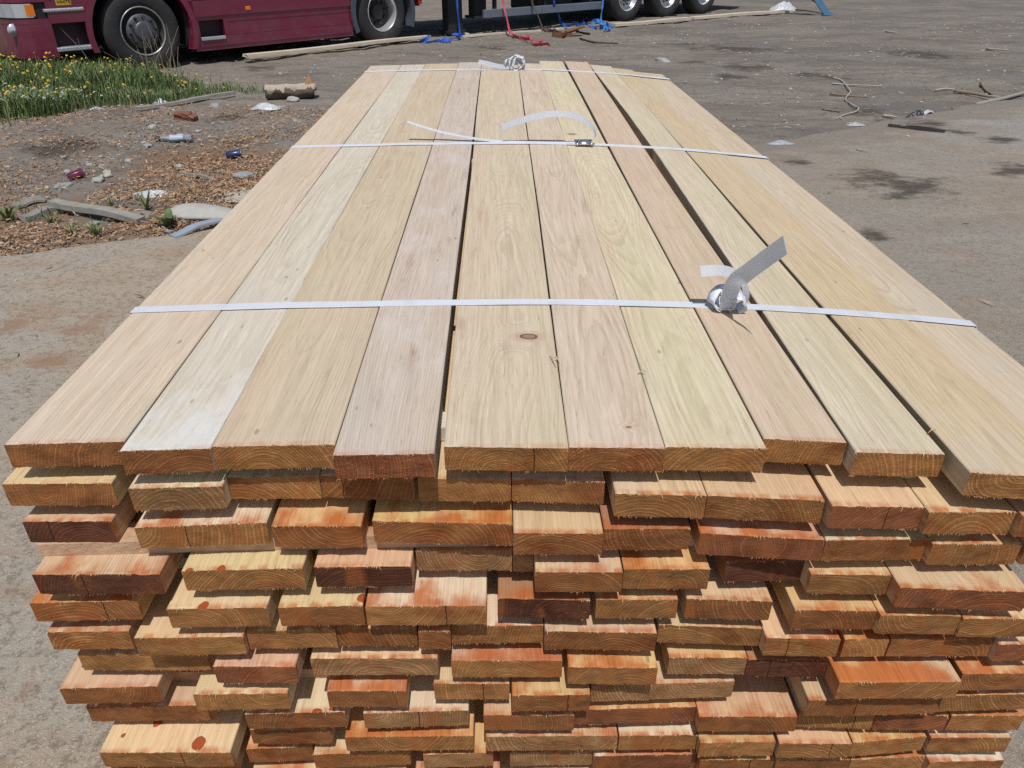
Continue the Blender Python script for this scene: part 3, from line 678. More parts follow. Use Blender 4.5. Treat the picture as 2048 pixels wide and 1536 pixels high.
g = G('hard_standing'); P = g.wpos()
n1 = g.noise(P, .9, 5, .62); n2 = g.noise(P, 4.5, 6, .7); n3 = g.noise(P, 38, 4, .75); n4 = g.noise(P, 210, 3, .7)
c = g.mix(g.ss(n1, .35, .65), (0.368, 0.339, 0.289), (0.393, 0.323, 0.242))
c = g.mix(g.ss(g.noise(g.V('MULTIPLY', P, (1.4, 3.4, 1)), 1.2, 6, .66), .47, .66, 0, .7), c, (0.348, 0.236, 0.156))
c = g.mix(g.ss(n2, .52, .75, 0, .55), c, (0.470, 0.405, 0.316))
c = g.mix(g.ss(g.noise(g.V('ADD', P, (3, 8, 0)), 1.6, 5, .6), .54, .7, 0, .55), c, (0.338, 0.332, 0.302))
film = g.M('ADD', g.M('MULTIPLY', g.M('SUBTRACT', g.noise(g.V('MULTIPLY', P, (.8, 1.6, 1)), 1.3, 7, .7), .5), 2.2), g.ss(g.sep(P)[0], -.4, 1.6))
c = g.mix(g.ss(film, .3, 1.1, 0, .55), c, (.205, .188, .165))
px_, py_, pz_ = g.sep(P)
rim = g.M('SUBTRACT', g.M('ADD', g.M('MULTIPLY', px_, .58), 5.28), py_)
rim = g.M('ADD', g.M('SUBTRACT', g.ss(rim, 1.5, .0), g.ss(px_, .8, -.8, 0, .75)), g.M('MULTIPLY', g.M('SUBTRACT', g.noise(g.V('MULTIPLY', P, (1, 2, 1)), 2.2, 7, .72), .5), 2.4))
c = g.mix(g.ss(rim, .45, .95, 0, .9), c, (0.213, 0.187, 0.160))
pale = stain(g, P, 6.2, 7.6, 2.6, .8, .5, g.noise(P, 1.6, 6, .7))
c = g.mix(g.M('MULTIPLY', pale, .65), c, (.33, .33, .32))
c = g.mix(g.ss(n3, .48, .64, 0, .75), c, (0.204, 0.159, 0.116))
c = g.mix(g.ss(n4, .56, .68, 0, .8), c, (0.633, 0.560, 0.458))
c = g.mix(g.ss(g.vor(P, 26), .07, .03, 0, .5), c, (0.061, 0.048, 0.038))
c = stains(g, P, c, [(1680, 350, 1900, 385, .35), (1560, 325, 1640, 330, .12), (1800, 240, 1900, 258, .2), (1880, 262, 1960, 272, .14), (1960, 275, 2048, 290, .2), (1780, 380, 1860, 400, .35), (1990, 330, 2100, 360, .3),
    (1700, 470, 1790, 480, .12)], (0.085, 0.07, 0.058), .95)
c = stains(g, P, c, [(120, 660, 230, 650, .16), (20, 750, 160, 715, .08), (0, 660, 40, 665, .1), (30, 1385, 80, 1385, .045)], (0.307, 0.184, 0.121), .7)
g.bump(g.M('ADD', g.M('MULTIPLY', n3, .7), g.M('ADD', g.M('MULTIPLY', n4, .5), g.M('MULTIPLY', n2, .8))), .012, .9)
M_SLAB = g.out(c, .92, Specular_IOR_Level=.2)
sv, sf = [], []
ex = [-30 + 22 * i / 20 for i in range(20)] + [-8 + .06 * i for i in range(360)] + [14 + i * 1.5 for i in range(12)]
for x in ex:
    y = edge_y(x); sv += [(x, y + .03, -.02), (x, y, .006), (x, y - .06, .012), (x, -12, .012)]
for i in range(len(ex) - 1):
    for k in range(3): sf.append((4 * i + k, 4 * i + 4 + k, 4 * i + 5 + k, 4 * i + 1 + k))
o = mesh_obj('pavement', sv, sf, M_SLAB, smooth=False); tag(o, 'dusty worn concrete hard-standing under the board stack', 'pavement', None, 'structure')
def lvl(x, y): return .012 if on_slab(x, y) else relief(x, y)
def gp_(px, py):
    q = ground(px, py); q.z = lvl(q.x, q.y); return q

# ---------------------------------------------------------------- loose cover: bark shavings, gravel, splinters
def slivers(name, n, pick, ln, wd, mats, label, cat, flat=.35, seed=1):
    r = random.Random(seed); vs, fs, mi = [], [], []
    while n > 0:
        q = pick(r)
        if q is None: continue
        n -= 1
        x, y = q; z = lvl(x, y) + r.uniform(.001, .02)
        L = r.uniform(*ln); W = r.uniform(*wd); a = r.uniform(0, math.tau); t = r.gauss(0, flat)
        d = Vector((math.cos(a) * math.cos(t), math.sin(a) * math.cos(t), math.sin(t))); s = Vector((-math.sin(a), math.cos(a), r.gauss(0, .5))).normalized()
        up = Vector((0, 0, 1)); bend = r.gauss(0, .18) * L
        b = len(vs); c0 = Vector((x, y, z + abs(math.sin(t)) * L * .4))
        for tt, ww in ((-.5, .4), (0, 1), (.5, .3)):
            cc = c0 + d * (tt * L) + up * (bend * (.25 - tt * tt)) + s * (bend * tt * .6)
            vs += [cc - s * (W * ww / 2), cc + s * (W * ww / 2), cc + up * (W * .22 + .001)]
        for k in (0, 3):
            for e in range(3): f = (e + 1) % 3; fs.append((b + k + e, b + k + f, b + k + 3 + f, b + k + 3 + e))
        mi += [r.randrange(len(mats))] * 6
    o = mesh_obj(name, vs, fs, mats, None, mi); return tag(o, label, cat, None, 'stuff')
M_BARK = [plain('bark_a', (.40, .25, .145), .9, var=.3), plain('bark_b', (.31, .185, .11), .9, var=.3), plain('bark_c', (.52, .37, .23), .9, var=.3), plain('bark_d', (.2, .12, .075), .9, var=.3)]
def pick_bark(r):
    x = r.uniform(-5, -1.0); y = r.uniform(3.9, 8.4)
    if on_slab(x, y - .02): return None
    d = y - edge_y(x)
    m = noise.noise(Vector((x * 1.5, y * 1.8, 5))) + .6 * noise.noise(Vector((x * 4, y * 4, 2)))
    t = math.exp(-d / .55) * 1.5 + .55 * math.exp(-((x + 1.9) / .7) ** 2) * math.exp(-((y - 5.6) / .9) ** 2) * 1.6 + .2
    return (x, y) if r.random() < t * (.62 + m) else None
slivers('bark_shavings', 20000, pick_bark, (.010, .045), (.004, .015), M_BARK, 'orange-brown bark shavings strewn along the left edge of the hard-standing', 'bark shavings', .3, 3)
M_CHIP = [plain('chip_a', (.5, .43, .34), .85, var=.2), plain('chip_b', (.27, .22, .17), .85, var=.2), plain('chip_c', (.15, .11, .085), .9, var=.2)]
def pick_chip(r):
    x = r.uniform(-7, 12); y = r.uniform(2.6, 19)
    if abs(x) < .9 and y < 6: return None
    if on_slab(x, y): return (x, y) if r.random() < .14 else None
    m = noise.noise(Vector((x * .6, y * .6, 9)))
    t = .35 + m + (.6 if 2 < x < 7 and 6 < y < 11 else 0)
    return (x, y) if r.random() < t else None
slivers('wood_splinters', 2600, pick_chip, (.012, .09), (.003, .011), M_CHIP, 'pale wood splinters and chips scattered over the dirt yard', 'wood chips', .12, 5)
def rock(mb, c, s, r, mi=0, sub=1):
    bm = bmesh.new(); bmesh.ops.create_icosphere(bm, subdivisions=sub, radius=1)
    o3 = Vector((r.uniform(0, 99), r.uniform(0, 99), r.uniform(0, 99))); a = r.uniform(0, 3)
    for v in bm.verts:
        k = 1 + .38 * noise.noise(v.co * 1.3 + o3)
        x, y, z = v.co.x * s[0] * k, v.co.y * s[1] * k, v.co.z * s[2] * k
        v.co = (c[0] + x * math.cos(a) - y * math.sin(a), c[1] + x * math.sin(a) + y * math.cos(a), c[2] + z)
    mb.bm(bm, mi)
M_ROCK = [plain('stone_grey', (.36, .36, .335), .85, var=.25, scale=25, bump=.004), plain('stone_blue', (.27, .3, .31), .85, var=.25, scale=25, bump=.004), plain('stone_tan', (.42, .37, .3), .85, var=.25, scale=25, bump=.004)]
r = random.Random(11); mb = MB(); n = 0
while n < 2600:
    x = r.uniform(-7.5, 11); y = r.uniform(3.2, 18)
    if on_slab(x, y) and r.random() > .12: continue
    left = x < -.8 and y < 8
    if not left and r.random() < .55: continue
    m = noise.noise(Vector((x * .9, y * .9, 21)))
    if r.random() > .5 + m: continue
    s = (.004 + .02 * r.random() ** 3) * (1.25 if left else 1.1)
    rock(mb, (x, y, lvl(x, y) + s * .15), (s * r.uniform(.8, 1.5), s, s * r.uniform(.4, .7)), r, r.randrange(3)); n += 1
tag(mb.build('gravel', M_ROCK, smooth=False), 'small stones and pebbles pressed into the dirt', 'gravel', None, 'stuff')

# ---------------------------------------------------------------- stones, timber scraps and litter, each a thing
def stone(px, py, s, label, m=0, name='stone'):
    s = tuple(v * .8 for v in s); q = gp_(px, py); r = random.Random(px * 7 + py); mb = MB(); rock(mb, (0, 0, s[2] * .2), s, r, 0, 3)
    o = mb.build(name, M_ROCK[m], None, True, q); return tag(o, label, 'stone', 'larger stones on the dirt')
stone(305, 256, (.095, .05, .03), 'oval grey-green stone below the red brick', 0)
stone(125, 375, (.085, .05, .03), 'flat bluish stone beside the purple can', 1)
stone(215, 352, (.055, .04, .028), 'tan stone near the middle of the pebbly patch', 2)
stone(214, 345, (.05, .035, .03), 'small grey stone behind the tan stone', 0)
stone(390, 318, (.055, .035, .02), 'small pale stone left of the blue can', 2)
stone(295, 290, (.06, .04, .02), 'flat bluish stone next to the bottle cap', 1)
stone(196, 362, (.06, .05, .03), 'greenish stone right of the purple can', 0)
stone(358, 329, (.05, .035, .025), 'grey pebble below the plastic bottle', 0)
stone(134, 344, (.035, .03, .035), 'upright pale pebble behind the purple can', 0)
stone(95, 380, (.03, .025, .03), 'little tan pebble left of the flat bluish stone', 2)
stone(490, 358, (.1, .06, .035), 'blue-grey flat stone against the left edge of the board stack', 1)
stone(585, 201, (.085, .06, .05), 'rough grey stone lying against the split log', 0)
stone(430, 212, (.12, .07, .035), 'dark flat stone under the pale stick', 1)
stone(555, 214, (.1, .05, .02), 'flat grey stone right of the white crumpled bag', 0)
stone(1323, 123, (.22, .09, .05), 'lone pale grey stone on the dirt beyond the stack', 0)
stone(255, 318, (.05, .03, .02), 'small grey pebble among bark shavings', 0)

M_OLD = plain('weathered_wood', (.29, .27, .235), .9, var=.35, scale=16, bump=.004, dirt=((.16, .13, .1), .6))
M_OLD2 = plain('grey_plank_wood', (.23, .22, .195), .9, var=.35, scale=14, bump=.004, dirt=((.12, .1, .08), .6))
M_PALEW = plain('pale_plank_wood', (.56, .49, .38), .85, var=.22, scale=9, bump=.003, dirt=((.34, .28, .21), .5))
M_DARKW = plain('dark_stick', (.055, .045, .04), .9, var=.3, scale=20, bump=.003)
def plank(A, B, w_, t_, name, label, cat, m, lift=(0, 0), grp=None):
    A, B = Vector(A), Vector(B); d = B - A; L = math.hypot(d.x, d.y); mb = MB(); n = 14; r = random.Random(int(A.x * 100) + int(L * 10)); s = []
    vs = []
    for i in range(n + 1):
        t = i / n; x = L * t; zz = lift[0] + (lift[1] - lift[0]) * t + .006 * math.sin(t * 7 + A.x); o_ = .006 * math.sin(t * 5 + A.y)
        e = r.gauss(0, .004) if i in (0, n) else 0
        vs += [(x + e, -w_ / 2 + o_, zz), (x - e, w_ / 2 + o_, zz), (x + e, w_ / 2 + o_ - .002, zz + t_), (x - e, -w_ / 2 + o_ + .002, zz + t_)]
    fs = [(0, 1, 2, 3), (4 * n + 3, 4 * n + 2, 4 * n + 1, 4 * n)]
    for i in range(n):
        for e in range(4): f = (e + 1) % 4; fs.append((4 * i + e, 4 * i + 4 + e, 4 * i + 4 + f, 4 * i + f))
    o = mb.add(vs, fs).build(name, m); o.location = (A.x, A.y, max(lvl(A.x, A.y), 0)); o.rotation_euler = (0, 0, math.atan2(d.y, d.x))
    return tag(o, label, cat, grp)
gA = 'old grey planks on the left'
plank(ground(276, 224), ground(470, 195), .055, .03, 'old_plank', 'long pale stick at the edge of the grass', 'plank', M_OLD, (.01, .03), gA)
plank(ground(113, 424), ground(285, 448), .075, .035, 'old_plank', 'weathered grey plank lying on bark shavings', 'plank', M_OLD, (.05, .01), gA)
plank(ground(45, 446), ground(122, 424), .085, .04, 'old_plank', 'dark short plank meeting the weathered grey plank', 'plank', M_OLD2, (.0, .0), gA)
plank(ground(362, 352), ground(440, 364), .03, .018, 'old_plank', 'thin grey stick beside the shavings near the stack', 'plank', M_OLD2, (.02, .0), gA)
plank(ground(25, 412), ground(90, 402), .12, .015, 'old_plank', 'thin grey board fragment left of the weathered plank', 'plank', M_OLD2, (.0, .012), gA)
plank(ground(225, 432), ground(300, 437), .15, .018, 'old_plank', 'greenish grey slab of wood behind the weathered plank', 'plank', M_OLD2, (.0, .0), gA)
plank(ground(345, 478), ground(445, 448), .07, .012, 'blue_strip', 'bluish grey flat strip at the left foot of the stack', 'strip', plain('blue_grey_strip', (.27, .31, .36), .7, var=.2), (.004, .02))
# broken concrete lump and torn sheet next to the stack
mb = MB(); r = random.Random(5); rock(mb, (0, 0, .03), (.26, .12, .045), r, 0, 3)
o = mb.build('concrete_lump', plain('pale_concrete', (.42, .41, .37), .9, var=.2, scale=18, bump=.005), None, True, gp_(405, 432)); tag(o, 'flat broken lump of pale concrete against the left of the stack', 'concrete lump')
M_WHITE = plain('white_plastic', (.47, .49, .52), .4, var=.08, scale=14)
M_DULL = plain('dull_plastic', (.36, .37, .38), .5, var=.2)
def crumple(name, px, py, sx, sy, h, m, label, cat, seed, lift=0.0, parent=None):
    r = random.Random(seed); n = 16; vs, fs = [], []
    o3 = Vector((seed * 3.3, seed * 1.7, 0))
    for layer in (0, 1):
        for j in range(n + 1):
            for i in range(n + 1):
                u, v = i / n * 2 - 1, j / n * 2 - 1
                k = 1 - .25 * noise.noise(Vector((math.atan2(v, u) * 1.2, 0, seed)))
                rr = math.hypot(u, v); e = max(abs(u), abs(v)); s_ = (e / rr if rr > 0 else 1)
                x, y = u * s_ * k, v * s_ * k
                z = (1 - min(1, math.hypot(x, y)) ** 2) * .7 + .55 * abs(noise.noise(Vector((x * 2.6, y * 2.6, 0)) + o3)) * (1.2 - e)
                vs.append((x * sx, y * sy, max(.002, z * h) + (0 if layer else -.0015)))
    N = (n + 1) ** 2
    for j in range(n):
        for i in range(n):
            a = j * (n + 1) + i; fs.append((a, a + n + 1, a + n + 2, a + 1)); fs.append((N + a, N + a + 1, N + a + n + 2, N + a + n + 1))
    o = mesh_obj(name, vs, fs, m, parent, smooth=False)
    if parent is None:
        o.location = gp_(px, py); o.location.z += lift; tag(o, label, cat)
    return o
crumple('plastic_bag', 532, 219, .15, .075, .07, M_WHITE, 'crumpled white bag on the dirt left of the stack', 'bag', 4)
crumple('plastic_sheet', 310, 392, .17, .07, .04, M_WHITE, 'torn white plastic piece among the bark shavings', 'plastic scrap', 6)
crumple('paper_scrap', 320, 203, .09, .05, .05, M_WHITE, 'small white paper scrap at the edge of the grass', 'paper', 8)
crumple('paper_scrap', 192, 217, .07, .05, .03, plain('bluish_paper', (.4, .5, .55), .6), 'bluish paper scrap below the white clover', 'paper', 9)
crumple('plastic_bag', 1566, 20, .35, .2, .22, M_WHITE, 'bunched white sheet at the far end of the thin boards', 'bag', 12)
crumple('cardboard_piece', 480, 395, .2, .16, .02, plain('cardboard', (.38, .36, .3), .85), 'flat torn cardboard tucked beside the stack', 'cardboard', 15)
crumple('plastic_scrap', 1712, 246, .10, .035, .03, M_DULL, 'thin white scrap on the near edge of the dirt, right of the stack', 'plastic scrap', 16)
crumple('plastic_scrap', 1560, 291, .12, .04, .035, plain('bluish_film', (.3, .33, .36), .5), 'pale bluish film at the slab edge just right of the stack', 'plastic scrap', 17)
crumple('plastic_scrap', 868, 217, .0, .0, .0, M_WHITE, '', '', 18) if False else None

# split log
t = empty('split_log', gp_(585, 196), .12); tag(t, 'short split log with pale bark-stripped top and orange broken end', 'log')
M_LOGB = plain('log_bark', (.13, .1, .075), .95, var=.4, scale=16, bump=.02); M_LOGW = plain('log_bare', (.4, .34, .26), .85, var=.3, scale=12, bump=.006); M_LOGE = plain('log_end', (.36, .2, .09), .85, var=.35, scale=25, bump=.004)
mb = MB(); n = 40; seg = 32; vs, fs, mi = [], [], []
for i in range(n + 1):
    x = -.42 + .8 * i / n
    for k in range(seg):
        a = math.tau * k / seg; q = .092 * (1 + .22 * noise.noise(Vector((x * 4, math.cos(a) * 1.5, math.sin(a) * 1.5)))) * (1 - .12 * (i / n) * 0)
        vs.append((x + (.05 * math.sin(a) if i == n else 0), q * math.cos(a), .085 + q * math.sin(a) * (.85)))
for i in range(n):
    for k in range(seg):
        l = (k + 1) % seg; fs.append((i * seg + k, (i + 1) * seg + k, (i + 1) * seg + l, i * seg + l)); a = math.tau * (k + .5) / seg
        bare = math.sin(a) > .15 + .5 * noise.noise(Vector((i * .15, k * .2, 3))) + .25 * noise.noise(Vector((i * .5, k * .6, 7))) + (0 if i < 16 else .3)
        mi.append(1 if bare else 0)
fs += [tuple(range(seg)), tuple(range(n * seg + seg - 1, n * seg - 1, -1))]; mi += [1, 0]
t.scale = (.66, .9, .95)
mesh_obj('log_body', vs, fs, [M_LOGB, M_LOGW], t, mi, True)
mb = MB(); vs = [(.22, -.06, .12), (.34, -.085, .05), (.37, .0, .16), (.36, .05, .2), (.31, .03, .27), (.27, -.02, .22), (.42, .02, .1)]
bm = bmesh.new(); [bm.verts.new(v) for v in vs]; bmesh.ops.convex_hull(bm, input=bm.verts[:]); mb.bm(bm).build('broken_end', M_LOGE, t)

# brick, bottle, cans
r = random.Random(3); bm = bmesh.new(); bmesh.ops.create_cube(bm, size=1); bmesh.ops.subdivide_edges(bm, edges=bm.edges[:], cuts=5, use_grid_fill=True)
for v in bm.verts: v.co = Vector((v.co.x * .2, v.co.y * .1, v.co.z * .07 + .034)) + Vector((1, 1, 1)) * .012 * noise.noise(v.co * 5 + Vector((3, 3, 3))); v.co.x -= (.05 if v.co.z > .05 and v.co.x > .05 else 0)
o = MB().bm(bm).build('broken_brick', plain('brick_red', (.2, .075, .045), .9, var=.3, scale=22, bump=.006, dirt=((.2, .15, .12), .7)), None, False, gp_(373, 240)); o.rotation_euler = (.1, .06, -.15)
tag(o, 'chipped red brick lying on the dirt below the pale stick', 'brick')
t = empty('plastic_bottle', gp_(348, 283), .13); tag(t, 'crushed clear plastic bottle with black cap lying on its side', 'bottle')
M_CLEAR = plain('clear_plastic', (.5, .54, .58), .25, var=.05); M_CLEAR.node_tree.nodes['Principled BSDF'].inputs['Transmission Weight'].default_value = .55; M_CLEAR.node_tree.nodes['Principled BSDF'].inputs['IOR'].default_value = 1.2
def lying(prof, seg=20, flat=.75, crush=.0, seed=0):  # lathe lying along x
    mb = MB(); vs, fs = [], []; n = len(prof)
    for i in range(seg):
        a = math.tau * i / seg
        for x, q in prof:
            q2 = q * (1 + crush * noise.noise(Vector((x * 22, math.cos(a) * 2 + seed, math.sin(a) * 2)))); vs.append((x, q2 * math.cos(a), q2 * math.sin(a) * flat))
    for i in range(seg):
        j = (i + 1) % seg
        for k in range(n - 1): fs.append((i * n + k, i * n + k + 1, j * n + k + 1, j * n + k))
    return mb.add(vs, fs)
lying([(-.115, .014), (-.1, .018), (-.07, .034), (-.04, .03), (-.02, .037), (.02, .036)] + [(.1, .037), (.15, .036), (.158, .028), (.155, 0)], crush=.5).build('bottle_body', M_CLEAR, t, True).location = (0, 0, .028)
lying([(-.021, .0385), (.0, .0386), (.05, .0388), (.09, .0386)], crush=.5).build('label', plain('bottle_label', (.4, .5, .58), .5, var=.2, scale=40, dirt=((.7, .35, .4), .5)), t, True).location = (0, 0, .028)
lying([(-.148, 0), (-.148, .021), (-.112, .021), (-.112, .0)], flat=1).build('cap', plain('black_cap', (.02, .02, .022), .45), t, False).location = (0, 0, .026)
def can(px, py, rz, tilt, c, c2, label):
    t = empty('drink_can', gp_(px, py), rz); tag(t, label, 'can', 'drink cans on the dirt'); t.rotation_euler = (0, tilt, rz)
    lying([(-.058, .0), (-.058, .026), (-.05, .033), (.05, .033), (.058, .026)], flat=.92, crush=.3, seed=px).build('can_body', plain('can_paint', c, .3, .5, var=.3, scale=30, dirt=(c2, .9)), t, True).location = (0, 0, .03)
    lying([(.0575, .0265), (.061, .0265), (.0585, .022), (.0585, 0)], flat=.92).build('can_end', M_STEEL, t, True).location = (0, 0, .03)
can(156, 356, .55, -.25, (.2, .04, .08), (.2, .17, .22), 'crushed purple-red drink can on pebbles')
can(470, 316, .2, -.1, (.06, .07, .17), (.3, .25, .3), 'blue drink can with silver end on bark shavings')

# twigs and sticks on the right, with the black bar on the slab
def twig(pxs, rad, label, m, name='twig', grp='twigs on the right-hand dirt', z=.012, cat='twig'):
    pts = [gp_(*p) for p in pxs]; c0 = pts[0].copy()
    rad *= .75
    sp = spline([p - c0 + Vector((0, 0, rad + z * (.4 + .6 * ((i * 37) % 5) / 4))) for i, p in enumerate(pts)], 5)
    n = len(sp); o = MB().tube(sp, [rad * (1 - .45 * i / n) for i in range(n)], 7).build(name, m, None, True, c0); return tag(o, label, cat, grp)
M_TWIG = plain('bare_twig', (.4, .36, .29), .85, var=.25, scale=30); M_TWIG2 = plain('brown_twig', (.22, .17, .12), .9, var=.3, scale=30)
twig([(1665, 160), (1682, 164), (1698, 180), (1700, 186), (1692, 196), (1691, 202), (1700, 208)], .013, 'pale crooked twig bent like a hook', M_TWIG)
twig([(1698, 207), (1712, 216), (1716, 222), (1710, 228), (1690, 232), (1672, 237)], .012, 'pale curling twig running on below the hooked one', M_TWIG)
twig([(1663, 170), (1700, 171), (1735, 175), (1758, 176), (1760, 174)], .012, 'straight pale twig crossing the hooked twig', M_TWIG)
twig([(1660, 188), (1700, 193), (1737, 198)], .016, 'short brown-grey stick lying below the straight twig', M_TWIG2)
twig([(1643, 224), (1672, 228), (1680, 229)], .014, 'short dark stick near the slab edge', M_TWIG2)
twig([(1766, 232), (1780, 233), (1793, 235)], .018, 'stubby pale stick near the dark plastic scrap', M_TWIG)
twig([(1868, 188), (1890, 186), (1915, 188), (1960, 192), (2000, 195)], .014, 'long arched pale twig left of the slab corner', M_TWIG)
twig([(1906, 190), (1945, 194), (1979, 198)], .03, 'brown split stick under the arched twig', M_TWIG2)
twig([(1960, 171), (1972, 182), (1984, 193)], .024, 'slanting grey stick above the split stick', M_TWIG2)
twig([(1952, 211), (2000, 201), (2048, 190), (2090, 182)], .034, 'long thick stick along the far edge of the slab', M_OLD)
twig([(1905, 218), (1930, 214), (1952, 211)], .02, 'thin dark stick end at the slab edge', M_TWIG2)
twig([(1770, 67), (1792, 70)], .02, 'tiny pale stick alone in the upper right dirt', M_TWIG)
twig([(1973, 98), (2015, 104)], .02, 'pale stick lying in the far right dirt', M_TWIG)
twig([(1712, 304), (1736, 309)], .008, 'small pale stick on the concrete right of the stack', M_TWIG)
twig([(1160, 78), (1190, 84), (1236, 89)], .022, 'thin dark rod on the dirt beyond the stack', M_DARKW, cat='rod')
twig([(1004, 135), (1040, 133), (1100, 110), (1130, 96)], .004, 'x', M_TWIG) if False else None
o = plank(ground(1775, 256), ground(1888, 268), .035, .03, 'black_bar', 'straight black bar lying on the concrete', 'bar', M_DARKW, (.0, .0))
t = empty('dark_scrap', gp_(1845, 230), .35); tag(t, 'dark crumpled scrap with white stripes at the slab edge', 'plastic scrap')
crumple('black_film', 0, 0, .13, .06, .09, plain('black_film', (.03, .03, .04), .45), '', '', 21, parent=t).location = (-.08, 0, 0)
ribbon([(0, 0, .03), (.1, .03, .05), (.2, .09, .03), (.28, .12, .012)], Vector((0, 1, .4)), .04, .003).build('white_strip', M_WHITE, t)

# ---------------------------------------------------------------- grass, flowers, weeds
def in_poly(x, y, P):
    c = False; j = len(P) - 1
    for i in range(len(P)):
        if (P[i][1] > y) != (P[j][1] > y) and x < (P[j][0] - P[i][0]) * (y - P[i][1]) / (P[j][1] - P[i][1]) + P[i][0]: c = not c
        j = i
    return c
GP = [tuple(ground(*q)[:2]) for q in ((-60, 245), (0, 240), (60, 238), (110, 232), (140, 222), (190, 213), (250, 210), (330, 203), (400, 192), (415, 180), (350, 170), (285, 158), (250, 140), (200, 128), (100, 117), (-80, 112))]
M_GR = [plain('grass_a', (.10, .16, .042), .7, var=.3), plain('grass_b', (.068, .122, .034), .7, var=.3), plain('grass_c', (.14, .20, .062), .7, var=.3), plain('grass_dry', (.3, .26, .14), .8, var=.3)]
for m in M_GR[:3]:
    b_ = m.node_tree.nodes['Principled BSDF']; b_.inputs['Subsurface Weight'].default_value = 0
def blade(vs, fs, mi, x, y, z, h, w_, r, m):
    a = r.uniform(0, math.tau); d = Vector((math.cos(a), math.sin(a), 0)); s = Vector((-d.y, d.x, 0)); lean = r.uniform(.1, .75) * h
    p0 = Vector((x, y, z)); p1 = p0 + Vector((0, 0, h * .6)) + d * lean * .3; p2 = p0 + Vector((0, 0, h * r.uniform(.75, 1))) + d * lean
    b = len(vs); vs += [p0 - s * w_ / 2, p0 + s * w_ / 2, p1 - s * w_ * .4, p1 + s * w_ * .4, p2]; fs += [(b, b + 1, b + 3, b + 2), (b + 2, b + 3, b + 4)]; mi += [m, m]
r = random.Random(21); vs, fs, mi = [], [], []; fl, cl = [], []
n = 0
while n < 26000:
    x = r.uniform(-9.5, -2.6); y = r.uniform(7.0, 12.6)
    if not in_poly(x, y, GP):
        if not (in_poly(x + .25 * r.gauss(0, 1), y + .2 * r.gauss(0, 1), GP) and r.random() < .25): continue
    dens = .62 + .8 * noise.noise(Vector((x * 1.6, y * 1.6, 4)))
    if r.random() > dens: continue
    dist = min(1, max(0, (y - (9.2 - .35 * (x + 3))) / 2.5 + .35)) if True else 1
    tall = .08 + .19 * min(1, max(0, (-x - 3.0) / 2.6)) * (.6 + .8 * max(0, noise.noise(Vector((x, y, 8))) + .4))
    z = relief(x, y)
    blade(vs, fs, mi, x, y, z, tall * r.uniform(.5, 1.35), r.uniform(.005, .012), r, 3 if r.random() < .12 else r.randrange(3)); n += 1
    if r.random() < .013: fl.append((x, y, z, tall))
    if r.random() < .045 and y < 8.5 + .25 * (-4 - x) and x < -3.6: cl.append((x, y, z, tall * .8))
for (px, py, k) in ((505, 186, 60), (470, 180, 70), (440, 186, 50), (130, 470, 0), (20, 440, 40), (430, 186, 60)):
    q = ground(px, py)
    for _ in range(k): x, y = q.x + r.gauss(0, .12), q.y + r.gauss(0, .1); blade(vs, fs, mi, x, y, relief(x, y), r.uniform(.04, .12), .008, r, r.randrange(3))
o = mesh_obj('grass', vs, fs, M_GR, None, mi); tag(o, 'unmown green grass in front of the truck', 'grass', None, 'stuff')
def heads(name, pts, rad, m, label, cat, seed, up=1.15):
    r = random.Random(seed); vs, fs, mi = [], [], []
    for (x, y, z, h) in pts:
        hz = z + h * r.uniform(.85, up + .2); c_ = Vector((x, y, hz)); q = rad * r.uniform(.7, 1.25); tl = Vector((r.gauss(0, .4), r.gauss(0, .4) - .3, 1)).normalized()
        a_ = tl.cross(Vector((1, 0, 0))).normalized(); b_ = tl.cross(a_); b = len(vs)
        vs.append(c_ + tl * q * .5); vs.append(c_ - tl * q * .5)
        for k in range(7): t_ = math.tau * k / 7; vs.append(c_ + (a_ * math.cos(t_) + b_ * math.sin(t_)) * q * (.8 + .4 * (k % 2)))
        for k in range(7): l = (k + 1) % 7; fs += [(b, b + 2 + k, b + 2 + l), (b + 1, b + 2 + l, b + 2 + k)]; mi += [0, 0]
        b = len(vs); vs += [(x - .002, y, z), (x + .002, y, z), (x, y + .002, hz)]; fs.append((b, b + 1, b + 2)); mi.append(1)
    o = mesh_obj(name, vs, fs, [m, M_GR[0]], None, mi); return tag(o, label, cat, None, 'stuff')
heads('yellow_flowers', fl, .016, plain('flower_yellow', (.6, .38, .02), .7, var=.25), 'small yellow flowers dotted through the grass', 'flowers', 5)
heads('clover_flowers', cl, .013, plain('flower_white', (.4, .42, .36), .8, var=.2), 'white clover heads at the near left corner of the grass', 'flowers', 6)
mb = MB(); r = random.Random(31)
for _ in range(80):
    q = ground(r.uniform(-10, 365), r.uniform(118, 160))
    h = r.uniform(.3, .72); a = r.uniform(0, math.tau); ln = r.uniform(.02, .3)
    P_ = [Vector((q.x + math.cos(a) * ln * t * t, q.y + math.sin(a) * ln * t * t, h * t)) for t in (0, .3, .6, 1)]
    mb.tube(P_, [.003, .0028, .0022, .0012], 4)
    if r.random() < .6:
        e = P_[2]; mb.tube([e, e + Vector((r.uniform(-.1, .1), r.uniform(-.1, .1), r.uniform(.06, .16)))], .0016, 3)
tag(mb.build('dry_stalks', plain('dry_stalk', (.33, .28, .2), .85, var=.3)), 'tall dry stalks standing in front of the truck wheel', 'dry stalks', None, 'stuff')
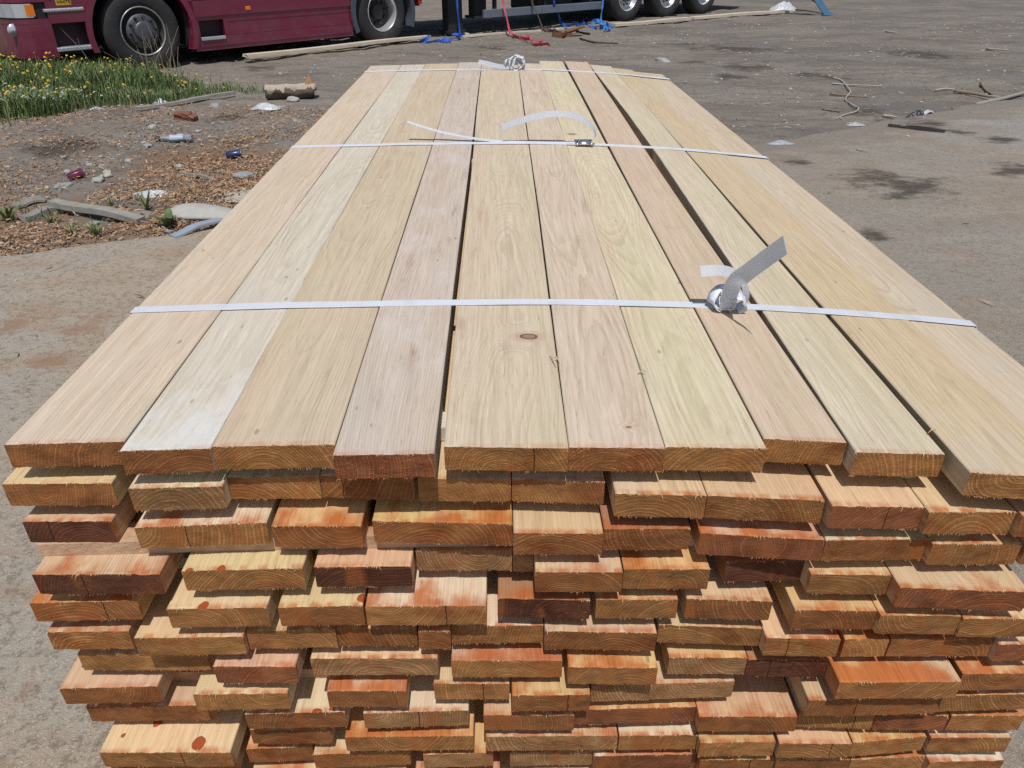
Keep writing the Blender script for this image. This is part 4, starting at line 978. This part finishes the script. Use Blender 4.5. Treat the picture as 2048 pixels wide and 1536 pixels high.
def weed(px, py, n_, h, w_, label, broad=False, seed=0):
    r = random.Random(seed + px); vs, fs, mi = [], [], []; q = gp_(px, py)
    for k in range(n_):
        a = math.tau * k / n_ + r.uniform(-.4, .4); d = Vector((math.cos(a), math.sin(a), 0)); s = Vector((-d.y, d.x, 0)); L = h * r.uniform(.6, 1.15); sp = r.uniform(.25, .9) * L
        b = len(vs); N = 5
        for i in range(N + 1):
            t_ = i / N; ww = w_ * (math.sin(math.pi * min(.97, t_ * .85 + .12)) if broad else (1 - t_ * .95)); c_ = d * sp * t_ + Vector((0, 0, L * (t_ - .35 * t_ * t_)))
            vs += [c_ - s * ww / 2 + Vector((0, 0, ww * .25)), c_, c_ + s * ww / 2 + Vector((0, 0, ww * .25))]
        for i in range(N):
            for e in (0, 1): fs.append((b + 3 * i + e, b + 3 * i + e + 1, b + 3 * i + 4 + e, b + 3 * i + 3 + e)); mi.append(r.randrange(3))
    o = mesh_obj('weed', vs, fs, M_GR[:3], None, mi, True, q); return tag(o, label, 'weed', 'weeds in the bark shavings')
weed(338, 453, 9, .14, .05, 'broad-leaved green weed next to the pale concrete lump', True)
weed(195, 472, 22, .17, .009, 'spiky grass tuft in front of the weathered plank')
weed(145, 470, 14, .14, .009, 'thin wispy grass tuft left of the spiky one')
weed(295, 420, 6, .24, .022, 'tall single-bladed green weed beside the torn plastic')
weed(18, 442, 12, .16, .02, 'leafy green weed at the left end of the dark plank', True)
weed(105, 448, 8, .08, .014, 'small green sprout in front of the dark plank', True)
weed(222, 412, 10, .13, .012, 'dull green tuft behind the weathered plank')

# ================================================================ truck and trailer
def paint(name, c, rough=.28):
    g = G(name); p = g.pos(); n = g.noise(p, 3, 5, .6); d = g.noise(g.V('MULTIPLY', p, (2, 2, 5)), 1.2, 5, .65); z = g.sep(p)[2]
    dust = g.M('MULTIPLY', g.ss(d, .35, .7), g.ss(z, 1.2, .1, .03, .28))
    cc = g.mix(dust, c, (.16, .12, .1)); cc = g.mix(g.ss(g.noise(p, 60, 2), .7, .8, 0, .3), cc, (.2, .15, .13))
    return g.out(cc, g.M('ADD', rough, g.M('MULTIPLY', dust, .5)), Coat_Weight=.9, Coat_Roughness=.08)
M_MAG = paint('magenta_paint', (.165, .007, .044)); M_MAG2 = plain('recess_dark', (.03, .006, .012), .6)
M_BLK = plain('black_plastic', (.018, .018, .02), .6, var=.2); M_TYRE = plain('tyre_rubber', (.026, .026, .028), .85, var=.25, scale=8, bump=.004, dirt=((.1, .085, .07), .5))
M_CHAS = plain('chassis_dark', (.02, .02, .024), .7, var=.3, dirt=((.07, .055, .045), .4)); M_FEN = plain('fender_grey', (.06, .075, .10), .6, var=.15, dirt=((.11, .1, .09), .4))
M_RIMG = plain('rim_grey', (.13, .13, .15), .45, .5, var=.2, dirt=((.1, .085, .07), .5)); M_RIMS = plain('rim_silver', (.62, .63, .65), .35, .6, var=.15, dirt=((.2, .18, .16), .4)); M_RIMD = plain('rim_dark', (.05, .045, .042), .7, .1, var=.3, dirt=((.12, .09, .07), .5))
M_RIMH = plain('rim_edge', (.4, .39, .36), .4, .6, var=.25)
M_ALU = plain('tread_plate', (.6, .63, .66), .4, .7, var=.2, scale=40, bump=.004); M_GLASS = plain('lamp_glass', (.62, .68, .74), .08, .55, var=.35, scale=14); M_AMB = plain('amber_lens', (.75, .2, .02), .3); M_RED = plain('red_lens', (.5, .02, .02), .3)
M_GUARD = plain('guard_grey', (.17, .2, .25), .5, .2, var=.12, dirt=((.13, .12, .11), .5))
A2, B2_ = ground(291, 143), ground(768, 88)
rzT = math.atan2(B2_.y - A2.y, B2_.x - A2.x)
truck = empty('truck', (A2.x, A2.y, 0), rzT); tag(truck, 'dark magenta articulated truck parked behind the grass', 'truck')
def wheel(parent, s, y, h, kind, name='wheel'):
    rim = MB()
    if kind == 'steer':
        rim.lathe([(.292, .012), (.297, -.004), (.285, -.008), (.277, .01)], mi=0); rim.lathe([(.277, .01), (.262, .05), (.245, .09), (.225, .085)], mi=2)
        rim.lathe([(.225, .085), (.213, .03), (.205, .012), (.123, .01)], mi=1)
    elif kind == 'drive':
        rim.lathe([(.292, .01), (.297, -.004), (.285, -.008), (.275, .01), (.262, .10), (.25, .15)], mi=0); rim.lathe([(.25, .15), (.2, .17), (.12, .17)], mi=2)
        for k in range(5):
            a = k * math.tau / 5; rim.lathe([(0, .13), (.035, .135), (.04, .17)], (.17 * math.cos(a), 0, .17 * math.sin(a)), 10, 2)
    else:
        rim.lathe([(.292, .01), (.297, -.004), (.285, -.008), (.275, .01), (.262, .07), (.235, .1), (.2, .085), (.12, .08)], mi=0)
    wh = rim.build(name, [M_RIMS if kind != 'steer' else M_RIMH, M_RIMG, M_RIMD], parent, True, (s, y, h))
    MB().lathe([(.285, .04), (.292, .012), (.31, -.004), (.345, -.012), (.40, -.016), (.45, -.010), (.478, .008), (.492, .03), (.5, .035), (.503, .06), (.503, .25), (.49, .29), (.42, .31), (.285, .29)], seg=48).build('tyre', M_TYRE, wh, True)
    hb = MB()
    if kind == 'steer': hb.lathe([(.123, .012), (.12, -.018), (.112, -.03), (.09, -.034), (0, -.036)])
    elif kind == 'drive': hb.lathe([(.12, .17), (.115, .12), (.1, .1), (0, .09)])
    else: hb.lathe([(.12, .08), (.11, .0), (.1, -.02), (.06, -.03), (0, -.03)])
    hb.build('hub', M_RIMG if kind != 'drive' else M_RIMD, wh, True)
    nb = MB()
    for k in range(10):
        a = math.tau * k / 10 + .12; q = .172; yb = {'steer': .012, 'drive': .17, 'trail': .085}[kind]
        if y < 1: MB().lathe([(.021, yb + .002), (.021, yb - .018), (.013, yb - .03), (0, yb - .032)], (q * math.cos(a), 0, q * math.sin(a)), 8).build('wheel_nut', M_BLK if kind != 'trail' else M_RIMG, wh, False)
    return wh
wheel(truck, .11, .03, .475, 'steer'); w2 = wheel(truck, .11, 2.42, .475, 'steer'); wheel(truck, 4.06, .03, .475, 'drive'); w4 = wheel(truck, 4.06, 2.42, .475, 'drive')
AR, AC = .645, (.11, .475)
def arc(h0, h1, side, n=14, R=AR):           # wheel-arch outline between two heights, front (-1) or rear (+1) side
    out = []
    a0 = math.asin(max(-1, min(1, (h0 - AC[1]) / R))); a1 = math.asin(max(-1, min(1, (h1 - AC[1]) / R)))
    for i in range(n + 1):
        a = a0 + (a1 - a0) * i / n; out.append((AC[0] + side * R * math.cos(a), AC[1] + R * math.sin(a)))
    return out
PLAN = [(-1.0, 0), (-1.12, .008), (-1.22, .04), (-1.31, .11), (-1.37, .22), (-1.41, .38), (-1.435, .62), (-1.45, 1.25), (-1.435, 1.88), (-1.41, 2.12), (-1.37, 2.28), (-1.31, 2.39), (-1.22, 2.46), (-1.0, 2.5)]
cab = MB()
cab.extrude(PLAN + [(.82, 2.5), (.82, 0)], 1.125, 3.5, 'z')
cab.extrude([(p[0] + .0, p[1]) for p in PLAN] + [(-.9, 2.5), (-.9, 0)], .875, 1.122, 'z')
cab.extrude([(-.995, .64)] + arc(.64, 1.1, -1)[:1] + arc(.64, 1.12, -1)[1:] + [(AC[0], AC[1] + AR), (AC[0], 1.122), (-.995, 1.122)], .0, .1)
cab.extrude([(-.575, .28)] + arc(.28, .638, -1) + [(-.575, .638)], .0, .1)
cab.extrude([(AC[0], AC[1] + AR)] + arc(1.12, .21, 1) + [(.83, .21), (.83, 1.122), (AC[0], 1.122)], .0, .1)
for sd, a0, a1 in ((-1, .28, 1.12), (1, .21, 1.12)):     # rolled arch lip
    o_ = arc(a0, a1, sd, 16, AR + .002); i_ = arc(a0, a1, sd, 16, AR + .075)
    cab.extrude(o_ + i_[::-1], -.022, .002)
cab.box(-.9, .82, .75, 2.4, .45, 1.12, 1); cab.box(-.95, -.5, .14, .7, .3, 1.1, 1); cab.box(.72, .82, .1, .7, .25, 1.1, 1)
cab.build('cab_body', [M_MAG, M_BLK], truck)
bp = MB(); bp.extrude(PLAN + [(-.98, 2.5), (-.985, 0)], .27, .70, 'z'); bp.extrude([(x - .006, y) for x, y in PLAN[1:-1]], .645, .66, 'z')
bumper = bp.build('bumper', M_MAG, truck)
MB().extrude([(x + .04, y * .98 + .02) for x, y in PLAN], .702, .873, 'z').build('lamp_recess', M_BLK, truck)
def off(poly, d): return [(x - d, y - d * .4) for x, y in poly]
hl = [(-1.14, .012), (-1.22, .04), (-1.31, .11), (-1.37, .22), (-1.41, .38), (-1.43, .56)]
for mir in (0, 1):
    f_ = (lambda y: 2.5 - y) if mir else (lambda y: y)
    H_ = MB().extrude([(x - .012, f_(y)) for x, y in hl] + [(x + .1, f_(y + .1)) for x, y in hl[::-1]], .715, .862, 'z').build('headlight', M_GLASS, truck)
    MB().extrude([(-1.125, f_(.004)), (-1.19, f_(.019)), (-1.215, f_(.03)), (-1.2, f_(.06)), (-1.12, f_(.05))], .73, .85, 'z').build('indicator', M_AMB, H_)
    MB().lathe([(.07, 0), (.068, -.012), (0, -.02)], (-1.355, f_(.175), .585), 24).build('fog_light', M_GLASS, bumper, True)
MB().box(-1.03, -.57, -.012, .1, .76, .80, bev=.012).build('grab_step', M_ALU, truck)
MB().box(-.985, -.58, .12, .135, .28, .64).build('step_well', M_MAG2, truck)
MB().box(-1.0, -.575, -.012, .12, .325, .375, bev=.01).build('step', M_ALU, truck)
lb = MB().box(-.87, -.70, -.004, .02, .83, .95).build('warning_plate', plain('plate_yellow', (.62, .42, .04), .5, var=.1), truck)
for i, h in enumerate((.85, .892)):
    cu = bpy.data.curves.new('lettering', 'FONT'); cu.body = 'WHITE'; cu.size = .05; cu.extrude = .001; cu.align_x = 'CENTER'
    tx = bpy.data.objects.new('lettering', cu); col.objects.link(tx); bpy.context.view_layer.update()
    me = bpy.data.meshes.new_from_object(tx); bpy.data.objects.remove(tx); me.materials.clear(); me.materials.append(M_BLK)
    tx = bpy.data.objects.new('lettering', me); col.objects.link(tx); tx.parent = lb; tx.location = (-.785, -.0065, h); tx.rotation_euler = (math.pi / 2, 0, 0)
sk = MB()
def panel(s0, s1, h0, h1, y, arch=True):
    left = arc(h1, h0, 1, 8, AR + .08) if arch else [(s0, h1), (s0, h0)]
    sk.extrude(left + [(s1, h0), (s1, h1)], y, .16)
panel(.84, 3.43, .60, .795, .0); panel(.84, 3.43, .802, 1.12, .006)
panel(.84, 3.43, .17, .345, .016); panel(1.24, 3.43, .347, .596, .014, False); panel(.84, 1.238, .55, .598, .014); panel(.84, .87, .347, .548, .014)
sk.box(.84, 3.40, .004, .03, .225, .245); sk.box(1.3, 3.38, .008, .02, .52, .535)
skirt = sk.build('side_skirt', M_MAG, truck)
MB().box(.86, 1.26, .1, .115, .34, .56).build('step_well', M_MAG2, truck)
MB().box(.87, 1.23, -.004, .1, .30, .345, bev=.008).build('step', M_ALU, truck)
MB().box(1.60, 1.68, -.008, .01, .64, .69, bev=.006).build('marker_light', M_AMB, truck)
sk2 = MB(); sk2.box(.84, 3.43, 2.4, 2.5, .17, 1.12); sk2.build('side_skirt', M_MAG, truck)
fd = MB(); FC = (4.06, .475)
def band(a0, a1, r0, r1, y0, y1, n=12):
    pts = [(FC[0] + r1 * math.cos(a0 + (a1 - a0) * i / n), FC[1] + r1 * math.sin(a0 + (a1 - a0) * i / n)) for i in range(n + 1)]
    pts += [(FC[0] + r0 * math.cos(a0 + (a1 - a0) * i / n), FC[1] + r0 * math.sin(a0 + (a1 - a0) * i / n)) for i in range(n, -1, -1)]
    fd.extrude(pts, y0, y1)
band(R_(20), R_(205), .575, .60, -.02, .62, 20); band(R_(-24), R_(20), .575, .60, -.02, .62); band(R_(-24), R_(205), .575, .655, -.03, .0, 24)
fd.build('mudguard', M_FEN, truck)
ch = MB(); ch.box(.83, 5.1, .78, .90, .62, .92); ch.box(.83, 5.1, 1.6, 1.72, .62, .92); ch.box(3.9, 4.2, .3, 2.2, .38, .56); ch.box(.9, 3.3, .2, 2.35, .3, 1.1); ch.box(3.4, 4.9, .7, 1.8, .93, 1.12); ch.box(4.95, 5.1, .3, 2.2, .5, .75)
ch.build('chassis', M_CHAS, truck)
MB().box(4.84, 4.92, .02, .16, .55, .66, bev=.008).build('tail_light', M_RED, truck)
MB().extrude([(-1.448, .25), (-1.448, 2.25), (-1.47, 2.25), (-1.47, .25)], 1.9, 2.9, 'z').build('windscreen', plain('dark_glass', (.02, .025, .03), .05), truck)
MB().extrude([(-.75, 1.9), (.45, 1.9), (.45, 2.75), (-.6, 2.75)], -.006, .004).build('side_window', plain('side_glass', (.02, .025, .03), .05), truck)

T0 = ground(1255, 42); rzL = R_(40)
trailer = empty('trailer', (T0.x, T0.y, 0), rzL); tag(trailer, 'long dark semi-trailer with silver wheels coupled behind the magenta truck', 'trailer')
uT = Vector((math.cos(rzL), math.sin(rzL), 0)); nT = Vector((-math.sin(rzL), math.cos(rzL), 0))
def on_side(px, py, y=0.0):                    # where a line of sight meets the trailer's flank: (along, height)
    P0 = Vector((T0.x, T0.y, 0)) + nT * y; d = ray(px, py); t = (P0 - EYE).dot(nT) / d.dot(nT); q = EYE + d * t; return (q - P0).dot(uT), q.z
for i in range(3):
    wheel(trailer, 1.31 * i, .03, .475, 'trail'); wheel(trailer, 1.31 * i, 2.47, .475, 'trail')
tb = MB(); S0 = on_side(890, 20)[0] - 1.6
tb.box(S0, 4.4, 0, 2.5, 1.08, 1.24); tb.box(S0 + .2, 4.3, .75, .9, .72, 1.08); tb.box(S0 + .2, 4.3, 1.6, 1.75, .72, 1.08)
for s_ in range(12): tb.box(S0 + .4 + s_ * .95, S0 + .48 + s_ * .95, .05, 2.45, .98, 1.08)
tb.build('deck', M_CHAS, trailer)
MB().box(S0, S0 + .08, 0, 2.5, 1.24, 2.9).build('headboard', M_GUARD, trailer)
ax = MB(); ax.box(-.8, 3.4, .3, 2.2, .55, .75)
for i in range(3): ax.box(1.31 * i - .09, 1.31 * i + .09, .3, 2.25, .4, .56); ax.box(1.31 * i - .5, 1.31 * i - .1, .75, .95, .3, .6)
ax.build('axle', M_CHAS, trailer)
sa, ha = on_side(968, 17); sb, hb_ = on_side(1206, 0)
MB().box(sa, sb, -.01, .05, .27, .405, bev=.008).build('side_guard', M_GUARD, trailer); MB().box(sa, sb, -.01, .05, .62, .75, bev=.008).build('side_guard', M_GUARD, trailer)
gpst = MB()
for f_ in (.1, .5, .9): s_ = sa + (sb - sa) * f_; gpst.box(s_ - .03, s_ + .03, .052, .11, .25, 1.08)
gpst.build('guard_bracket', M_CHAS, trailer)
for px0, px1, foot in ((893, 921, 0.06), (946, 969, .27)):
    s0_, s1_ = on_side(px0, 25, .35)[0], on_side(px1, 25, .35)[0]
    lg = MB(); lg.box(s0_, s1_, .3, .48, foot + .02, 1.08); lg.box(s0_ - .04, s1_ + .04, .25, .55, foot - .02, foot + .02); lg.build('landing_leg', M_CHAS, trailer)
tk = MB(); s0_, s1_ = on_side(1060, 10, .5)[0], on_side(1130, 10, .5)[0]; tk.box(s0_, s1_, .3, 1.1, .3, .95, bev=.04); s0_, s1_ = on_side(1150, 10, .5)[0], on_side(1205, 10, .5)[0]; tk.box(s0_, s1_, .3, 1.1, .25, .95, bev=.04)
tk.build('storage_box', M_BLK, trailer)
MB().box(3.9, 4.3, .1, 2.4, .45, .6).build('rear_bumper', M_CHAS, trailer)

# loose boards laid along the trailer, the lashing straps hanging from it and a blue prop
gB = 'long pale boards lying along the truck'
a, b = ground(496, 121), ground(850, 79)
plank(a, b, .14, .035, 'pale_board', 'lower long pale board lying beside the drive wheel', 'board', M_PALEW, (.02, .02), gB)
a, b = ground(491, 126), ground(857, 83); plank(a + Vector((0, .02, 0)), b + Vector((0, .02, 0)), .13, .035, 'pale_board', 'upper long pale board stacked on another beside the drive wheel', 'board', M_PALEW, (.075, .06), gB)
plank(ground(925, 75), ground(1130, 60), .08, .03, 'pale_board', 'thin pale board lying between the blue and red lashing straps', 'board', M_PALEW, (.0, .01), gB)
plank(ground(1130, 61), ground(1232, 50), .09, .03, 'pale_board', 'short pale board under the bright blue strap heap', 'board', M_OLD, (.0, .01), gB)
plank(ground(1225, 55), ground(1378, 42), .16, .05, 'pale_board', 'pale board in front of the first two trailer wheels', 'board', M_PALEW, (.02, .02), gB)
plank(ground(1383, 40), ground(1578, 26), .18, .05, 'pale_board', 'farthest pale board running out past the last trailer wheel', 'board', M_PALEW, (.02, .02), gB)
plank(ground(900, 70), ground(935, 68), .2, .02, 'pale_board', 'stubby pale wood offcut behind the blue strap', 'offcut', M_PALEW, (.0, .0), gB)
def lashing(top, pts, coil, c, label, w_=.05, lens=None):
    m = plain('lashing_web', c, .75, var=.3, scale=30, dirt=(tuple(x * .35 for x in c), .5))
    s_, h_ = on_side(top[0], 0, -.04); P0 = Vector((T0.x, T0.y, 0)) - nT * .04
    up_ = P0 + uT * s_; up_.z = 1.26
    tp = P0 + uT * s_ + Vector((0, 0, h_)); q = [gp_(*p) + Vector((0, 0, .012)) for p in pts]
    t = empty('lashing_strap', gp_(*pts[0])); tag(t, label, 'lashing strap', 'lashing straps hanging from the trailer'); o_ = Vector(t.location)
    mid = tp + (q[0] - tp) * .5 + Vector((0, 0, .02))
    path = [up_, tp, mid, q[0] + Vector((0, 0, .03))]
    ribbon([v - o_ for v in path], [uT, uT, uT + nT * .6, uT], w_, .004, 8).build('hanging_end', m, t)
    r = random.Random(top[0]); mb = MB(); cp = []
    for i in range(len(q) - 1):
        a_, b_ = q[i], q[i + 1]; n_ = coil
        for k in range(n_):
            f_ = k / n_; v = a_ + (b_ - a_) * f_; cp.append(v + Vector((r.gauss(0, .05), r.gauss(0, .09), abs(r.gauss(.025, .03)))))
    cp.append(q[-1]); ws = [Vector((r.gauss(0, .7), r.gauss(0, .5), 1 if r.random() < .45 else .2)) for _ in cp]
    ribbon([v - o_ for v in cp], ws, w_ * 1.1, .004, 5, mb); mb.build('coiled_end', m, t)
    return t
lashing((914, 0), [(920, 74), (905, 80), (880, 84), (838, 86)], 4, (.03, .13, .55), 'blue lashing strap hanging nearest the drive wheel, its end coiled on the boards')
lashing((1006, 0), [(1020, 74), (1035, 80), (1065, 84), (1075, 92), (1097, 95)], 4, (.5, .08, .11), 'red lashing strap hanging from the trailer into a loose coil')
lashing((1064, 0), [(1086, 64), (1105, 64), (1130, 76), (1160, 66), (1180, 70)], 3, (.075, .05, .035), 'dark brown lashing strap with a rusty tensioner on the ground')
lashing((1108, 0), [(1122, 52), (1150, 57), (1168, 54), (1195, 60)], 4, (.03, .11, .5), 'dark blue lashing strap hanging left of the bright blue heap')
lashing((1206, 0), [(1201, 50), (1190, 48), (1215, 54), (1205, 60), (1225, 58), (1210, 66)], 7, (.06, .24, .62), 'bright blue lashing strap heaped in front of the trailer wheel')
q = gp_(1128, 74); t = empty('ratchet_tensioner', q, .3); tag(t, 'rusty ratchet tensioner lying on the dirt by the brown strap', 'ratchet')
M_RUST = plain('rust', (.2, .085, .04), .85, var=.35, scale=30)
mb = MB(); mb.box(-.2, .12, -.09, -.07, .0, .06); mb.box(-.2, .12, .07, .09, .0, .06); mb.tube([(.0, -.09, .04), (.0, .09, .04)], .03, 10); mb.build('ratchet_frame', M_RUST, t)
MB().box(.05, .4, -.06, .06, .05, .075, bev=.008).build('ratchet_handle', M_RUST, t).rotation_euler = (0, -.25, 0)
q = gp_(1655, 32); t = empty('blue_prop', q); tag(t, 'blue steel prop standing alone beyond the last trailer wheel', 'prop')
M_BLUE = plain('blue_steel', (.06, .16, .27), .5, .2, var=.2)
zt_ = ony(1634, 0, q.y + .1) - q; dirp = zt_.normalized()
mb = MB(); e = dirp * 1.5; w_ = .09
mb.add([(-w_, -.03, .02), (w_, -.03, .02), (w_, .03, .02), (-w_, .03, .02), (e.x - w_ * .8, e.y - .03, e.z), (e.x + w_ * .8, e.y - .03, e.z), (e.x + w_ * .8, e.y + .03, e.z), (e.x - w_ * .8, e.y + .03, e.z)], [(0, 1, 2, 3), (7, 6, 5, 4), (0, 4, 5, 1), (1, 5, 6, 2), (2, 6, 7, 3), (3, 7, 4, 0)])
mb.build('post', M_BLUE, t); MB().box(-.13, .13, -.08, .08, .0, .025, bev=.006).build('foot_plate', M_BLUE, t)
e2 = dirp * .9; MB().tube([Vector((.1, .0, .03)), Vector((e2.x + .12, e2.y, e2.z * .55)), Vector((e2.x + .1, e2.y, e2.z))], .012, 6).build('rod', M_RUST, t)
twig([(1590, 23), (1620, 27), (1652, 31)], .02, 'thin dark strip standing in for the cast shadow of the blue prop', M_DARKW, cat='rod')  # cast shadow of the blue prop, modelled as a solid dark strip
